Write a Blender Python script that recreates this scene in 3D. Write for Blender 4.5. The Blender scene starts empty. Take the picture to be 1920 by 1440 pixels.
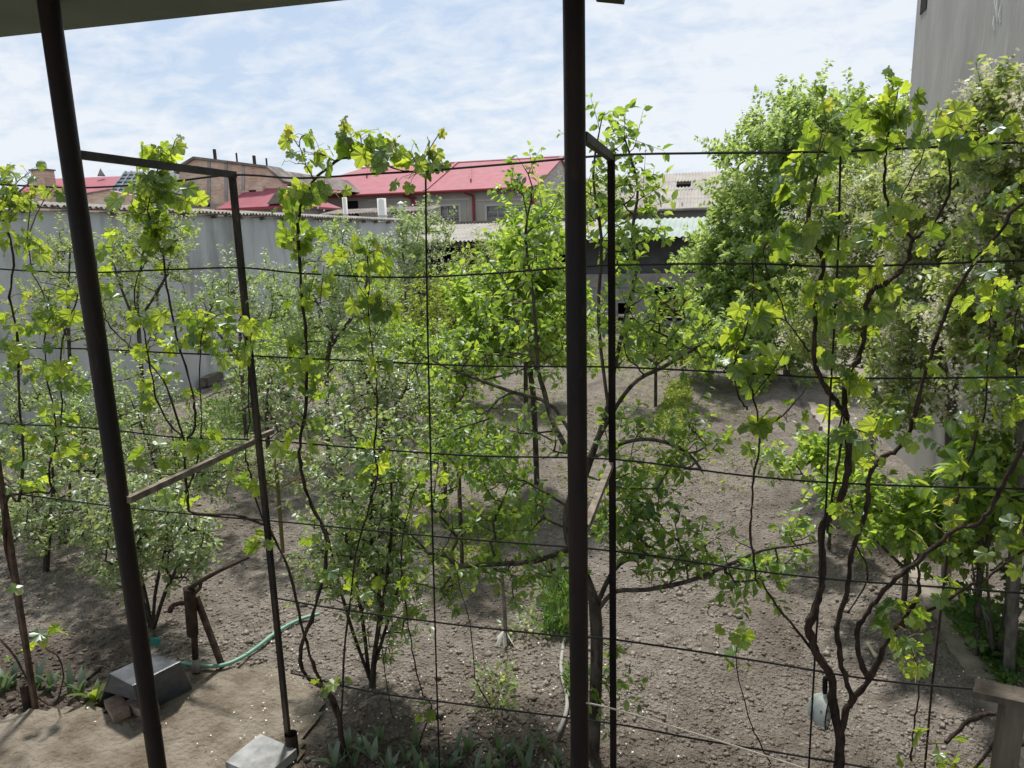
import bpy, math, random
import numpy as np
from mathutils import Vector, Matrix
random.seed(11)
rng = np.random.default_rng(11)
SC = bpy.context.scene
COL = SC.collection

# ------------------------------------------------------------------ camera, sky, sun, exposure
H, F = 3.6, 1331.0                      # eye height above the garden, focal length in photo pixels
_a, _p, _r = math.radians(15.2), math.radians(11.6), math.radians(-1.6)
_f = np.array([-math.sin(_a)*math.cos(_p), math.cos(_a)*math.cos(_p), -math.sin(_p)])
_rt = np.array([math.cos(_a), math.sin(_a), 0.0]); _up = np.cross(_rt, _f)
_R = _rt*math.cos(_r)+_up*math.sin(_r); _U = -_rt*math.sin(_r)+_up*math.cos(_r)
cd = bpy.data.cameras.new('camera'); cam = bpy.data.objects.new('camera', cd); COL.objects.link(cam)
cam.matrix_world = Matrix(((_R[0], _U[0], -_f[0], 0), (_R[1], _U[1], -_f[1], 0), (_R[2], _U[2], -_f[2], H), (0, 0, 0, 1)))
cd.sensor_width = 36; cd.lens = F/1920*36; cd.clip_start = 0.05; cd.clip_end = 2000
SC.camera = cam
SUN_EL, SUN_AZ = math.radians(67), math.radians(-18)      # azimuth from +Y (into the garden), + to the right
w = bpy.data.worlds.new('World'); SC.world = w; w.use_nodes = True
nt = w.node_tree; nt.nodes.clear()
out = nt.nodes.new('ShaderNodeOutputWorld'); bg = nt.nodes.new('ShaderNodeBackground')
sky = nt.nodes.new('ShaderNodeTexSky'); sky.sky_type = 'NISHITA'; sky.sun_disc = False
sky.sun_elevation = SUN_EL; sky.sun_rotation = SUN_AZ; sky.dust_density = 1.5; sky.ozone_density = 1.5
tc = nt.nodes.new('ShaderNodeTexCoord'); sep = nt.nodes.new('ShaderNodeSeparateXYZ')
nt.links.new(tc.outputs['Generated'], sep.inputs[0])
def wmath(op, a, b=None):
    n = nt.nodes.new('ShaderNodeMath'); n.operation = op
    for i, v in enumerate((a, b)):
        if v is None: continue
        if isinstance(v, (int, float)): n.inputs[i].default_value = v
        else: nt.links.new(v, n.inputs[i])
    return n.outputs[0]
zz = wmath('ADD', wmath('MAXIMUM', sep.outputs[2], 0.0), 0.3)
cmb = nt.nodes.new('ShaderNodeCombineXYZ')
nt.links.new(wmath('DIVIDE', sep.outputs[0], zz), cmb.inputs[0]); nt.links.new(wmath('DIVIDE', sep.outputs[1], zz), cmb.inputs[1])
def wnoise(scale, detail, rough, dist=0.0, off=(0, 0, 0), str_=(1, 1, 1)):
    mp = nt.nodes.new('ShaderNodeMapping'); mp.inputs['Location'].default_value = off; mp.inputs['Scale'].default_value = str_
    nt.links.new(cmb.outputs[0], mp.inputs[0])
    n = nt.nodes.new('ShaderNodeTexNoise'); n.inputs['Scale'].default_value = scale; n.inputs['Detail'].default_value = detail
    n.inputs['Roughness'].default_value = rough; n.inputs['Distortion'].default_value = dist
    nt.links.new(mp.outputs[0], n.inputs[0]); return n.outputs[0]
big = wnoise(1.1, 3, 0.5, 0.3, (3.1, 1.7, 0)); fine = wnoise(8.0, 9, 0.6, 0.25, (0.4, 5.2, 0), (1, 1.25, 1))
cl = wmath('ADD', wmath('MULTIPLY', big, 0.55), wmath('MULTIPLY', fine, 0.62))
ramp = nt.nodes.new('ShaderNodeValToRGB'); ramp.color_ramp.elements[0].position = 0.43; ramp.color_ramp.elements[1].position = 0.64
ramp.color_ramp.elements[0].color = (0, 0, 0, 1); ramp.color_ramp.elements[1].color = (1, 1, 1, 1)
nt.links.new(cl, ramp.inputs[0])
mixc = nt.nodes.new('ShaderNodeMix'); mixc.data_type = 'RGBA'
veil = nt.nodes.new('ShaderNodeMix'); veil.data_type = 'RGBA'; veil.inputs[0].default_value = 0.86      # thin high haze over the whole dome
nt.links.new(sky.outputs[0], veil.inputs[6]); veil.inputs[7].default_value = (1.95, 2.35, 2.9, 1)
nt.links.new(wmath('MULTIPLY', ramp.outputs[0], 0.85), mixc.inputs[0]); nt.links.new(veil.outputs[2], mixc.inputs[6]); mixc.inputs[7].default_value = (3.4, 3.54, 3.72, 1)
nt.links.new(mixc.outputs[2], bg.inputs[0]); bg.inputs[1].default_value = 0.145; nt.links.new(bg.outputs[0], out.inputs[0])
sd = bpy.data.lights.new('sun', 'SUN'); sd.energy = 2.75; sd.angle = math.radians(4.0); sd.color = (1.0, 0.95, 0.87)
sun = bpy.data.objects.new('sun', sd); COL.objects.link(sun)
sun.rotation_euler = Vector((-math.sin(SUN_AZ)*math.cos(SUN_EL), -math.cos(SUN_AZ)*math.cos(SUN_EL), -math.sin(SUN_EL))).to_track_quat('-Z', 'Y').to_euler()
vs = SC.view_settings; vs.view_transform = 'Standard'; vs.look = 'None'; vs.exposure = 0.86; vs.gamma = 1.0; vs.use_curve_mapping = False
SC.cycles.max_bounces = 8; SC.cycles.diffuse_bounces = 5; SC.cycles.transmission_bounces = 6; SC.cycles.transparent_max_bounces = 8

# ------------------------------------------------------------------ helpers
EYE = np.array([0, 0, H])
def ray(x, y): return _f*F+_R*(x-960)-_U*(y-720)
def at(x, y, Y): d = ray(x, y); return Vector(d*(Y/d[1])+EYE)
def atx(x, y, X): d = ray(x, y); return Vector(d*(X/d[0])+EYE)
def gnd(x, y, z=0.0): d = ray(x, y); return Vector(d*((z-H)/d[2])+EYE)
def up_z(x, y, base): # height of the pixel above a ground point, on its own Y
    return at(x, y, base[1])

def props(o, label=None, cat=None, group=None, kind=None):
    if label: o['label'] = label
    if cat: o['category'] = cat
    if group: o['group'] = group
    if kind: o['kind'] = kind
    return o
def empty(name, loc=(0, 0, 0), rz=0.0, **k):
    o = bpy.data.objects.new(name, None); o.location = loc; o.rotation_euler = (0, 0, rz); o.empty_display_size = 0.1
    COL.objects.link(o); return props(o, **k)
def link(name, me, parent=None, **k):
    o = bpy.data.objects.new(name, me); COL.objects.link(o)
    if parent: o.parent = parent
    return props(o, **k)

class MB:
    def __init__(s): s.v = []; s.f = []
    def add(s, vs, fs):
        n = len(s.v); s.v += [tuple(v) for v in vs]; s.f += [tuple(i+n for i in f) for f in fs]; return s
    def box(s, lo, hi):
        x0, y0, z0 = lo; x1, y1, z1 = hi
        return s.add([(x0,y0,z0),(x1,y0,z0),(x1,y1,z0),(x0,y1,z0),(x0,y0,z1),(x1,y0,z1),(x1,y1,z1),(x0,y1,z1)],
                     [(0,3,2,1),(4,5,6,7),(0,1,5,4),(1,2,6,5),(2,3,7,6),(3,0,4,7)])
    def bar(s, a, b, wx, wy, up=(0, 0, 1)):
        a, b = Vector(a), Vector(b); d = (b-a).normalized(); up = Vector(up)
        if abs(d.dot(up)) > 0.98: up = Vector((0, 1, 0))
        x = d.cross(up).normalized()*wx/2; y = x.cross(d).normalized()*wy/2
        vs = [p+i*x+j*y for p in (a, b) for i, j in ((-1,-1),(1,-1),(1,1),(-1,1))]
        return s.add(vs, [(3,2,1,0),(4,5,6,7),(0,1,5,4),(1,2,6,5),(2,3,7,6),(3,0,4,7)])
    def tube(s, pts, rad, n=6, cap=True):
        pts = [Vector(p) for p in pts]; m = len(pts)
        if not hasattr(rad, '__len__'): rad = [rad]*m
        t = (pts[1]-pts[0]).normalized(); x = t.orthogonal().normalized(); vs = []
        for i, p in enumerate(pts):
            t = (pts[min(i+1, m-1)]-pts[max(i-1, 0)])
            t = t.normalized() if t.length > 1e-9 else Vector((0, 0, 1))
            x = (x-t*x.dot(t)); x = x.normalized() if x.length > 1e-6 else t.orthogonal().normalized(); y = t.cross(x)
            for k in range(n):
                a = 2*math.pi*k/n; vs.append(p+(x*math.cos(a)+y*math.sin(a))*rad[i])
        fs = [(i*n+k, i*n+(k+1) % n, (i+1)*n+(k+1) % n, (i+1)*n+k) for i in range(m-1) for k in range(n)]
        if cap: fs += [tuple(range(n-1, -1, -1)), tuple(range((m-1)*n, m*n))]
        return s.add(vs, fs)
    def prism(s, poly, off):        # a 3D polygon pushed along off
        n = len(poly); off = Vector(off); vs = [Vector(p) for p in poly]+[Vector(p)+off for p in poly]
        return s.add(vs, [tuple(range(n-1, -1, -1)), tuple(range(n, 2*n))]+[(i, (i+1) % n, n+(i+1) % n, n+i) for i in range(n)])
    def lathe(s, prof, c=(0, 0, 0), n=16):
        vs = [(c[0]+r*math.cos(2*math.pi*k/n), c[1]+r*math.sin(2*math.pi*k/n), c[2]+z) for r, z in prof for k in range(n)]
        return s.add(vs, [(i*n+k, i*n+(k+1) % n, (i+1)*n+(k+1) % n, (i+1)*n+k) for i in range(len(prof)-1) for k in range(n)])
    def mesh(s, name, m, smooth=False):
        me = bpy.data.meshes.new(name); me.from_pydata([tuple(v) for v in s.v], [], s.f)
        me.materials.append(m)
        if smooth: me.polygons.foreach_set('use_smooth', [True]*len(me.polygons))
        me.update(); return me
    def build(s, name, m, parent=None, smooth=False, **k): return link(name, s.mesh(name, m, smooth), parent, **k)

def np_mesh(name, V, faces_idx, nper, m, smooth=False):    # all faces with nper corners
    me = bpy.data.meshes.new(name); nf = len(faces_idx)
    me.vertices.add(len(V)); me.vertices.foreach_set('co', np.ascontiguousarray(V, dtype=np.float32).ravel())
    me.loops.add(nf*nper); me.loops.foreach_set('vertex_index', np.ascontiguousarray(faces_idx, dtype=np.int32).ravel())
    me.polygons.add(nf); me.polygons.foreach_set('loop_start', np.arange(0, nf*nper, nper, dtype=np.int32))
    if smooth: me.polygons.foreach_set('use_smooth', np.ones(nf, dtype=bool))
    me.materials.append(m); me.update(calc_edges=True); me.validate(); return me

# value noise for terrain
_perm = rng.random((64, 64))
def vnoise(x, y):
    xi = np.floor(x).astype(int); yi = np.floor(y).astype(int); fx = x-xi; fy = y-yi
    fx = fx*fx*(3-2*fx); fy = fy*fy*(3-2*fy); g = lambda i, j: _perm[i % 64, j % 64]
    return (g(xi, yi)*(1-fx)+g(xi+1, yi)*fx)*(1-fy)+(g(xi, yi+1)*(1-fx)+g(xi+1, yi+1)*fx)*fy-0.5

# ------------------------------------------------------------------ materials
def new_mat(name):
    m = bpy.data.materials.new(name); m.use_nodes = True; t = m.node_tree; t.nodes.clear()
    o = t.nodes.new('ShaderNodeOutputMaterial'); return m, t, o
def mat(name, c1, c2=None, scale=6.0, rough=0.8, bump=0.0, bscale=None, metal=0.0, stretch=(1, 1, 1), c3=None, spec=0.3, lo=0.38, hi=0.64, detail=6, bdist=0.02, stain=None, near_dark=False):
    m, t, o = new_mat(name); b = t.nodes.new('ShaderNodeBsdfPrincipled'); t.links.new(b.outputs[0], o.inputs[0])
    b.inputs['Roughness'].default_value = rough; b.inputs['Metallic'].default_value = metal; b.inputs['Specular IOR Level'].default_value = spec
    b.inputs['Base Color'].default_value = (*c1, 1)
    if c2 is None: return m
    g = t.nodes.new('ShaderNodeNewGeometry'); mp = t.nodes.new('ShaderNodeMapping'); mp.inputs['Scale'].default_value = stretch
    t.links.new(g.outputs['Position'], mp.inputs[0])
    n = t.nodes.new('ShaderNodeTexNoise'); n.inputs['Scale'].default_value = scale; n.inputs['Detail'].default_value = detail; n.inputs['Roughness'].default_value = 0.62
    t.links.new(mp.outputs[0], n.inputs[0])
    r = t.nodes.new('ShaderNodeValToRGB'); e = r.color_ramp.elements; e[0].position = lo; e[1].position = hi
    e[0].color = (*c1, 1); e[1].color = (*c2, 1)
    if c3:
        x = r.color_ramp.elements.new((lo+hi)/2); x.color = (*c3, 1)
    t.links.new(n.outputs[0], r.inputs[0]); t.links.new(r.outputs[0], b.inputs['Base Color'])
    if stain:                       # second, differently stretched layer of weathering: (colour, scale, stretch, lo, hi, amount)
        sc_, ss, st_, s0, s1, am = stain; m2 = t.nodes.new('ShaderNodeMapping'); m2.inputs['Scale'].default_value = st_; m2.inputs['Location'].default_value = (5.3, 2.1, 7.7); t.links.new(g.outputs['Position'], m2.inputs[0])
        n3 = t.nodes.new('ShaderNodeTexNoise'); n3.inputs['Scale'].default_value = ss; n3.inputs['Detail'].default_value = 7; n3.inputs['Roughness'].default_value = 0.65; t.links.new(m2.outputs[0], n3.inputs[0])
        mr = t.nodes.new('ShaderNodeMapRange'); mr.inputs[1].default_value = s0; mr.inputs[2].default_value = s1; mr.inputs[4].default_value = am; t.links.new(n3.outputs[0], mr.inputs[0])
        mx = t.nodes.new('ShaderNodeMix'); mx.data_type = 'RGBA'; t.links.new(mr.outputs[0], mx.inputs[0]); t.links.new(r.outputs[0], mx.inputs[6]); mx.inputs[7].default_value = (*sc_, 1); t.links.new(mx.outputs[2], b.inputs['Base Color'])
        if near_dark:                    # earth darkens towards the near side of the bed, edge broken by noise
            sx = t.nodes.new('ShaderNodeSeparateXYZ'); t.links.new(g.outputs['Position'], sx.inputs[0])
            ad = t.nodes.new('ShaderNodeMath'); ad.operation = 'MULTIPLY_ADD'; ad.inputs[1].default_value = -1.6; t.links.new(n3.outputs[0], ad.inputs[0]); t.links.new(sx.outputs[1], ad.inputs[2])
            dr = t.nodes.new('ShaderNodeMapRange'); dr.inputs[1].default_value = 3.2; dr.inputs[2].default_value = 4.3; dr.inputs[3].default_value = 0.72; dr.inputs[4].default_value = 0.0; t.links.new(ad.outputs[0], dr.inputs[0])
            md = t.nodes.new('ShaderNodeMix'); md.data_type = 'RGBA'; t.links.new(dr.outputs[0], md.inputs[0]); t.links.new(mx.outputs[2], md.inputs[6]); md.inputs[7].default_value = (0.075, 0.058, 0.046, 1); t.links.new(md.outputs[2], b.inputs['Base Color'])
    if bump:
        n2 = t.nodes.new('ShaderNodeTexNoise'); n2.inputs['Scale'].default_value = bscale or scale*4; n2.inputs['Detail'].default_value = 5
        t.links.new(mp.outputs[0], n2.inputs[0])
        bp = t.nodes.new('ShaderNodeBump'); bp.inputs['Strength'].default_value = bump; bp.inputs['Distance'].default_value = bdist
        t.links.new(n2.outputs[0], bp.inputs['Height']); t.links.new(bp.outputs[0], b.inputs['Normal'])
    return m
def brick_mat(name, c1, c2, mortar, axis, bw=0.25, bh=0.075):
    m, t, o = new_mat(name); b = t.nodes.new('ShaderNodeBsdfPrincipled'); t.links.new(b.outputs[0], o.inputs[0]); b.inputs['Roughness'].default_value = 0.9
    g = t.nodes.new('ShaderNodeNewGeometry'); s = t.nodes.new('ShaderNodeSeparateXYZ'); c = t.nodes.new('ShaderNodeCombineXYZ')
    t.links.new(g.outputs['Position'], s.inputs[0]); t.links.new(s.outputs[axis], c.inputs[0]); t.links.new(s.outputs[2], c.inputs[1])
    k = t.nodes.new('ShaderNodeTexBrick'); t.links.new(c.outputs[0], k.inputs[0]); k.inputs['Scale'].default_value = 1.0
    k.inputs['Brick Width'].default_value = bw; k.inputs['Row Height'].default_value = bh; k.inputs['Mortar Size'].default_value = 0.008
    k.inputs['Color1'].default_value = (*c1, 1); k.inputs['Color2'].default_value = (*c2, 1); k.inputs['Mortar'].default_value = (*mortar, 1)
    n = t.nodes.new('ShaderNodeTexNoise'); n.inputs['Scale'].default_value = 1.3; n.inputs['Detail'].default_value = 6; t.links.new(g.outputs['Position'], n.inputs[0])
    mx = t.nodes.new('ShaderNodeMix'); mx.data_type = 'RGBA'; mx.blend_type = 'OVERLAY'; mx.inputs[0].default_value = 0.5
    t.links.new(k.outputs[0], mx.inputs[6]); t.links.new(n.outputs[0], mx.inputs[7]); t.links.new(mx.outputs[2], b.inputs['Base Color'])
    bp = t.nodes.new('ShaderNodeBump'); bp.inputs['Strength'].default_value = 0.5; bp.inputs['Distance'].default_value = 0.01
    t.links.new(k.outputs[1], bp.inputs['Height']); bp.invert = True; t.links.new(bp.outputs[0], b.inputs['Normal'])
    return m
def leaf_mat(name, front, trans, var=0.35, tfac=0.5, gloss=0.06, rough=0.45, veins=False):
    """leaf: diffuse + translucent + waxy sheen; colour differs from leaf to leaf"""
    m, t, o = new_mat(name); g = t.nodes.new('ShaderNodeNewGeometry'); oi = t.nodes.new('ShaderNodeObjectInfo')
    ad = t.nodes.new('ShaderNodeMath'); ad.operation = 'ADD'; t.links.new(g.outputs['Random Per Island'], ad.inputs[0]); t.links.new(oi.outputs['Random'], ad.inputs[1])
    fr = t.nodes.new('ShaderNodeMath'); fr.operation = 'FRACT'; t.links.new(ad.outputs[0], fr.inputs[0])
    nz = t.nodes.new('ShaderNodeTexNoise'); nz.inputs['Scale'].default_value = 3.0; t.links.new(g.outputs['Position'], nz.inputs[0])
    mr = t.nodes.new('ShaderNodeMapRange'); mr.inputs[3].default_value = 1-var; mr.inputs[4].default_value = 1+var
    av = t.nodes.new('ShaderNodeMath'); av.operation = 'MULTIPLY_ADD'; av.inputs[1].default_value = 0.7; t.links.new(fr.outputs[0], av.inputs[0])
    m3 = t.nodes.new('ShaderNodeMath'); m3.operation = 'MULTIPLY'; m3.inputs[1].default_value = 0.35; t.links.new(nz.outputs[0], m3.inputs[0]); t.links.new(m3.outputs[0], av.inputs[2])
    t.links.new(av.outputs[0], mr.inputs[0])
    def tint(c, shift):
        hs = t.nodes.new('ShaderNodeHueSaturation'); hs.inputs['Color'].default_value = (*c, 1); t.links.new(mr.outputs[0], hs.inputs['Value'])
        h = t.nodes.new('ShaderNodeMapRange'); h.inputs[3].default_value = 0.5+shift; h.inputs[4].default_value = 0.5-shift; t.links.new(fr.outputs[0], h.inputs[0]); t.links.new(h.outputs[0], hs.inputs['Hue'])
        return hs.outputs[0]
    d = t.nodes.new('ShaderNodeBsdfDiffuse'); tr = t.nodes.new('ShaderNodeBsdfTranslucent'); gl = t.nodes.new('ShaderNodeBsdfGlossy'); gl.inputs['Roughness'].default_value = rough
    t.links.new(tint(front, 0.02), d.inputs[0]); t.links.new(tint(trans, 0.02), tr.inputs[0]); gl.inputs[0].default_value = (0.9, 0.95, 1, 1)
    a = t.nodes.new('ShaderNodeMixShader'); a.inputs[0].default_value = tfac; t.links.new(d.outputs[0], a.inputs[1]); t.links.new(tr.outputs[0], a.inputs[2])
    b = t.nodes.new('ShaderNodeMixShader'); b.inputs[0].default_value = gloss; t.links.new(a.outputs[0], b.inputs[1]); t.links.new(gl.outputs[0], b.inputs[2])
    t.links.new(b.outputs[0], o.inputs[0])
    if veins:                       # five main veins fanning from the stalk, in the leaf's own coordinates
        tc_ = t.nodes.new('ShaderNodeTexCoord'); sp = t.nodes.new('ShaderNodeSeparateXYZ'); t.links.new(tc_.outputs['Object'], sp.inputs[0])
        def mm(op, a_, b_=None):
            n = t.nodes.new('ShaderNodeMath'); n.operation = op
            for i, v in enumerate((a_, b_)):
                if v is None: continue
                if isinstance(v, (int, float)): n.inputs[i].default_value = v
                else: t.links.new(v, n.inputs[i])
            return n.outputs[0]
        ang = mm('ABSOLUTE', mm('ARCTAN2', sp.outputs[0], sp.outputs[1])); ln = t.nodes.new('ShaderNodeVectorMath'); ln.operation = 'LENGTH'; t.links.new(tc_.outputs['Object'], ln.inputs[0])
        dist = mm('MULTIPLY', mm('PINGPONG', ang, 0.49), ln.outputs['Value']); vr = t.nodes.new('ShaderNodeMapRange'); vr.inputs[1].default_value = 0.012; vr.inputs[2].default_value = 0.05; vr.inputs[3].default_value = 0.55; vr.inputs[4].default_value = 1.0
        t.links.new(dist, vr.inputs[0]); mv = mm('MULTIPLY', mr.outputs[0], vr.outputs[0])
        for n in [n for n in t.nodes if n.type == 'HUE_SAT'][1:]: t.links.new(mv, n.inputs['Value'])
    return m

M = {}
M['soil'] = mat('soil', (0.17, 0.148, 0.126), (0.325, 0.292, 0.257), 4.5, 0.95, 1.0, 34, spec=0.1, c3=(0.25, 0.222, 0.194), lo=0.3, hi=0.7, bdist=0.09, stain=((0.125, 0.104, 0.086), 0.75, (1, 0.55, 1), 0.5, 0.68, 0.7), near_dark=True)
M['clod'] = mat('clod', (0.19, 0.165, 0.142), (0.36, 0.326, 0.29), 9, 0.95, 0.4, 90, spec=0.1, stain=((0.125, 0.104, 0.086), 0.75, (1, 0.55, 1), 0.5, 0.68, 0.65), near_dark=True)
M['ground'] = mat('ground', (0.16, 0.14, 0.12), (0.22, 0.2, 0.17), 0.4, 0.95)
M['path'] = mat('worn_concrete', (0.115, 0.092, 0.07), (0.27, 0.24, 0.2), 3.2, 0.92, 1.0, 24, c3=(0.205, 0.177, 0.142), spec=0.15, lo=0.33, hi=0.66, detail=12, bdist=0.05, stain=((0.1, 0.075, 0.05), 1.1, (1, 1, 1), 0.52, 0.66, 0.7))
M['path'] = mat('worn_concrete', (0.115, 0.092, 0.07), (0.27, 0.24, 0.2), 3.2, 0.92, 1.0, 24, c3=(0.205, 0.177, 0.142), spec=0.15, lo=0.33, hi=0.66, detail=12, bdist=0.05, stain=((0.1, 0.075, 0.05), 1.1, (1, 1, 1), 0.52, 0.66, 0.7))
M['concrete'] = mat('grey_concrete', (0.2, 0.21, 0.215), (0.36, 0.37, 0.375), 7, 0.85, 0.4, 60, stain=((0.14, 0.12, 0.095), 3.5, (1, 1, 1), 0.5, 0.7, 0.6))
M['kerb'] = mat('kerb_concrete', (0.2, 0.175, 0.145), (0.34, 0.31, 0.265), 5, 0.92, 0.5, 40)
M['plaster'] = mat('grey_plaster', (0.37, 0.385, 0.39), (0.57, 0.585, 0.59), 0.8, 0.9, 0.3, 8, stretch=(1, 1, 0.6), c3=(0.49, 0.505, 0.51), lo=0.3, hi=0.68, detail=9, stain=((0.24, 0.24, 0.23), 1.4, (1, 1, 0.16), 0.5, 0.7, 0.9))
M['render'] = mat('streaked_render', (0.3, 0.29, 0.27), (0.41, 0.4, 0.375), 2.2, 0.8, 0.3, 14, stretch=(1, 1, 0.3), c3=(0.35, 0.34, 0.315), lo=0.3, hi=0.7, detail=9, stain=((0.5, 0.49, 0.46), 5.0, (1, 1, 0.14), 0.58, 0.75, 0.6))
M['drip'] = mat('cement_drip', (0.62, 0.61, 0.58))
M['soffit'] = mat('soffit', (0.2, 0.22, 0.2), (0.25, 0.27, 0.24), 1.5, 0.9, 0.1)
M['pole'] = mat('brown_painted_steel', (0.014, 0.012, 0.013), (0.03, 0.02, 0.017), 5, 0.5, 0.15, 120, spec=0.25, stretch=(1, 1, 0.3), stain=((0.075, 0.04, 0.026), 9, (1, 1, 0.5), 0.6, 0.72, 0.7))
M['post'] = mat('rusty_steel', (0.022, 0.018, 0.016), (0.13, 0.095, 0.065), 9, 0.7, 0.3, 90, stretch=(1, 1, 0.25), lo=0.45, hi=0.75)
M['blackpost'] = mat('black_steel', (0.009, 0.008, 0.008), (0.024, 0.018, 0.016), 9, 0.75, 0.2, 90, stretch=(1, 1, 0.3), spec=0.1)
M['brace'] = mat('weathered_brace', (0.13, 0.105, 0.085), (0.3, 0.26, 0.215), 14, 0.85, 0.4, 120)
M['beam'] = mat('grey_brown_beam', (0.035, 0.032, 0.033), (0.075, 0.066, 0.062), 10, 0.6, 0.2, 90)
M['wire'] = mat('dark_wire', (0.012, 0.011, 0.012), rough=0.6)
M['rust'] = mat('rust', (0.025, 0.017, 0.014), (0.07, 0.042, 0.03), 12, 0.85, 0.5, 120)
M['rustpost'] = mat('rust_post', (0.05, 0.033, 0.026), (0.14, 0.09, 0.065), 12, 0.85, 0.4, 120)
M['darkbox'] = mat('slate_blue_metal', (0.045, 0.052, 0.062), (0.075, 0.085, 0.1), 9, 0.42, 0.15, 60, spec=0.5)
M['black'] = mat('black_rubber', (0.012, 0.012, 0.013), rough=0.9)
M['hose'] = mat('green_hose', (0.16, 0.34, 0.27), (0.22, 0.42, 0.33), 8, 0.4)
M['greyhose'] = mat('grey_hose', (0.33, 0.32, 0.3), rough=0.6)
M['cord'] = mat('white_cord', (0.62, 0.58, 0.5), rough=0.9)
M['brick1'] = mat('brick_block', (0.2, 0.13, 0.1), (0.3, 0.25, 0.2), 16, 0.95, 0.4, 80)
M['white'] = mat('white_plastic', (0.72, 0.71, 0.66), rough=0.5)
M['enamel'] = mat('chipped_enamel', (0.03, 0.035, 0.035), (0.56, 0.6, 0.58), 28, 0.3, 0, spec=0.6, lo=0.34, hi=0.42)
M['peg'] = mat('green_peg', (0.03, 0.25, 0.2), rough=0.5)
M['bark'] = mat('grey_brown_bark', (0.045, 0.037, 0.03), (0.13, 0.11, 0.092), 22, 0.95, 0.7, 70, stretch=(1, 1, 0.3))
M['barkdark'] = mat('dark_bark', (0.028, 0.022, 0.018), (0.075, 0.058, 0.046), 26, 0.95, 0.8, 80, stretch=(1, 1, 0.3))
M['barkgrey'] = mat('pale_grey_bark', (0.1, 0.093, 0.08), (0.22, 0.205, 0.18), 18, 0.95, 0.5, 60, stretch=(1, 1, 0.35))
M['cane'] = mat('vine_bark', (0.026, 0.019, 0.016), (0.085, 0.058, 0.045), 30, 0.95, 0.9, 90, stretch=(1, 1, 0.3))
M['shoot'] = mat('green_shoot', (0.14, 0.16, 0.04), (0.17, 0.11, 0.06), 12, 0.6)
M['slate'] = mat('fibre_cement', (0.29, 0.27, 0.245), (0.42, 0.395, 0.365), 1.1, 0.9, 0.2, 20, lo=0.3, hi=0.65, stain=((0.2, 0.185, 0.17), 1.2, (1, 0.3, 1), 0.5, 0.7, 0.6))
M['slatedark'] = mat('old_fibre_cement', (0.13, 0.11, 0.1), (0.26, 0.23, 0.21), 1.4, 0.95, 0.2, 20)
M['coping'] = mat('coping_sheet', (0.2, 0.19, 0.17), (0.36, 0.34, 0.31), 2, 0.9, 0.2, 20)
M['greenroof'] = mat('pale_green_metal', (0.29, 0.345, 0.315), (0.35, 0.405, 0.375), 0.8, 0.75, 0, spec=0.15)
M['shade'] = mat('shaded_shed_plaster', (0.06, 0.062, 0.068), (0.1, 0.1, 0.105), 1.2, 0.95)  # grey plaster, with the shade under the eaves put into its dark colour
M['lintel'] = mat('lintel_plaster', (0.25, 0.24, 0.225), (0.36, 0.345, 0.32), 1.5, 0.95, 0.2)
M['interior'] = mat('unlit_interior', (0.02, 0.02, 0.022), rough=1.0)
M['browntank'] = mat('red_brown_tank', (0.12, 0.04, 0.028), (0.2, 0.07, 0.045), 2, 0.7)
M['redroof'] = mat('red_roof', (0.26, 0.055, 0.08), (0.32, 0.085, 0.115), 1.6, 0.6, 0.15, 10, spec=0.3, stain=((0.25, 0.09, 0.105), 0.7, (1, 0.3, 1), 0.45, 0.7, 0.6))
M['redtrim'] = mat('red_trim', (0.27, 0.04, 0.045), rough=0.5)
M['facade'] = mat('greige_facade', (0.36, 0.34, 0.3), (0.44, 0.42, 0.38), 0.8, 0.9, 0.1)
M['mould'] = mat('facade_moulding', (0.5, 0.48, 0.43), rough=0.9)
M['glass'] = mat('window_glass', (0.1, 0.105, 0.11), (0.3, 0.3, 0.29), 3.5, 0.12, 0, spec=0.8, stretch=(0.2, 0.2, 2.2))
M['frame'] = mat('window_frame', (0.42, 0.4, 0.36), rough=0.6)
M['darktile'] = mat('blue_grey_metal_tile', (0.07, 0.085, 0.105), (0.12, 0.14, 0.165), 2, 0.4, spec=0.5)
M['brickx'] = brick_mat('red_brick_gable', (0.52, 0.31, 0.22), (0.66, 0.49, 0.37), (0.5, 0.45, 0.4), 0)
M['bricky'] = brick_mat('tan_brick_wall', (0.45, 0.29, 0.17), (0.56, 0.4, 0.26), (0.36, 0.33, 0.28), 1)
M['brickgrey'] = brick_mat('grey_block_gable', (0.36, 0.34, 0.3), (0.44, 0.41, 0.37), (0.2, 0.19, 0.17), 1, 0.6, 0.3)
M['wood'] = mat('weathered_wood', (0.09, 0.075, 0.06), (0.21, 0.18, 0.145), 10, 0.9, 0.4, 60, stretch=(1, 1, 0.2))
M['woodlight'] = mat('light_wood', (0.42, 0.36, 0.26), (0.5, 0.44, 0.33), 10, 0.9)
M['petal'] = mat('white_petal', (0.75, 0.74, 0.7), rough=0.8)
L = {}
L['vine'] = leaf_mat('grape_leaf', (0.08, 0.15, 0.028), (0.47, 0.64, 0.045), 0.58, 0.55, 0.07, 0.4, True)
L['vineyoung'] = leaf_mat('young_grape_leaf', (0.16, 0.2, 0.03), (0.6, 0.62, 0.08), 0.25, 0.6, 0.05)
L['plum'] = leaf_mat('plum_leaf', (0.1, 0.18, 0.04), (0.46, 0.66, 0.07), 0.45, 0.45, 0.06)
L['bright'] = leaf_mat('bright_leaf', (0.13, 0.21, 0.045), (0.54, 0.74, 0.09), 0.4, 0.5, 0.05)
L['lime'] = leaf_mat('lime_leaf', (0.12, 0.17, 0.03), (0.42, 0.52, 0.06), 0.35, 0.5, 0.04)
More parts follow.
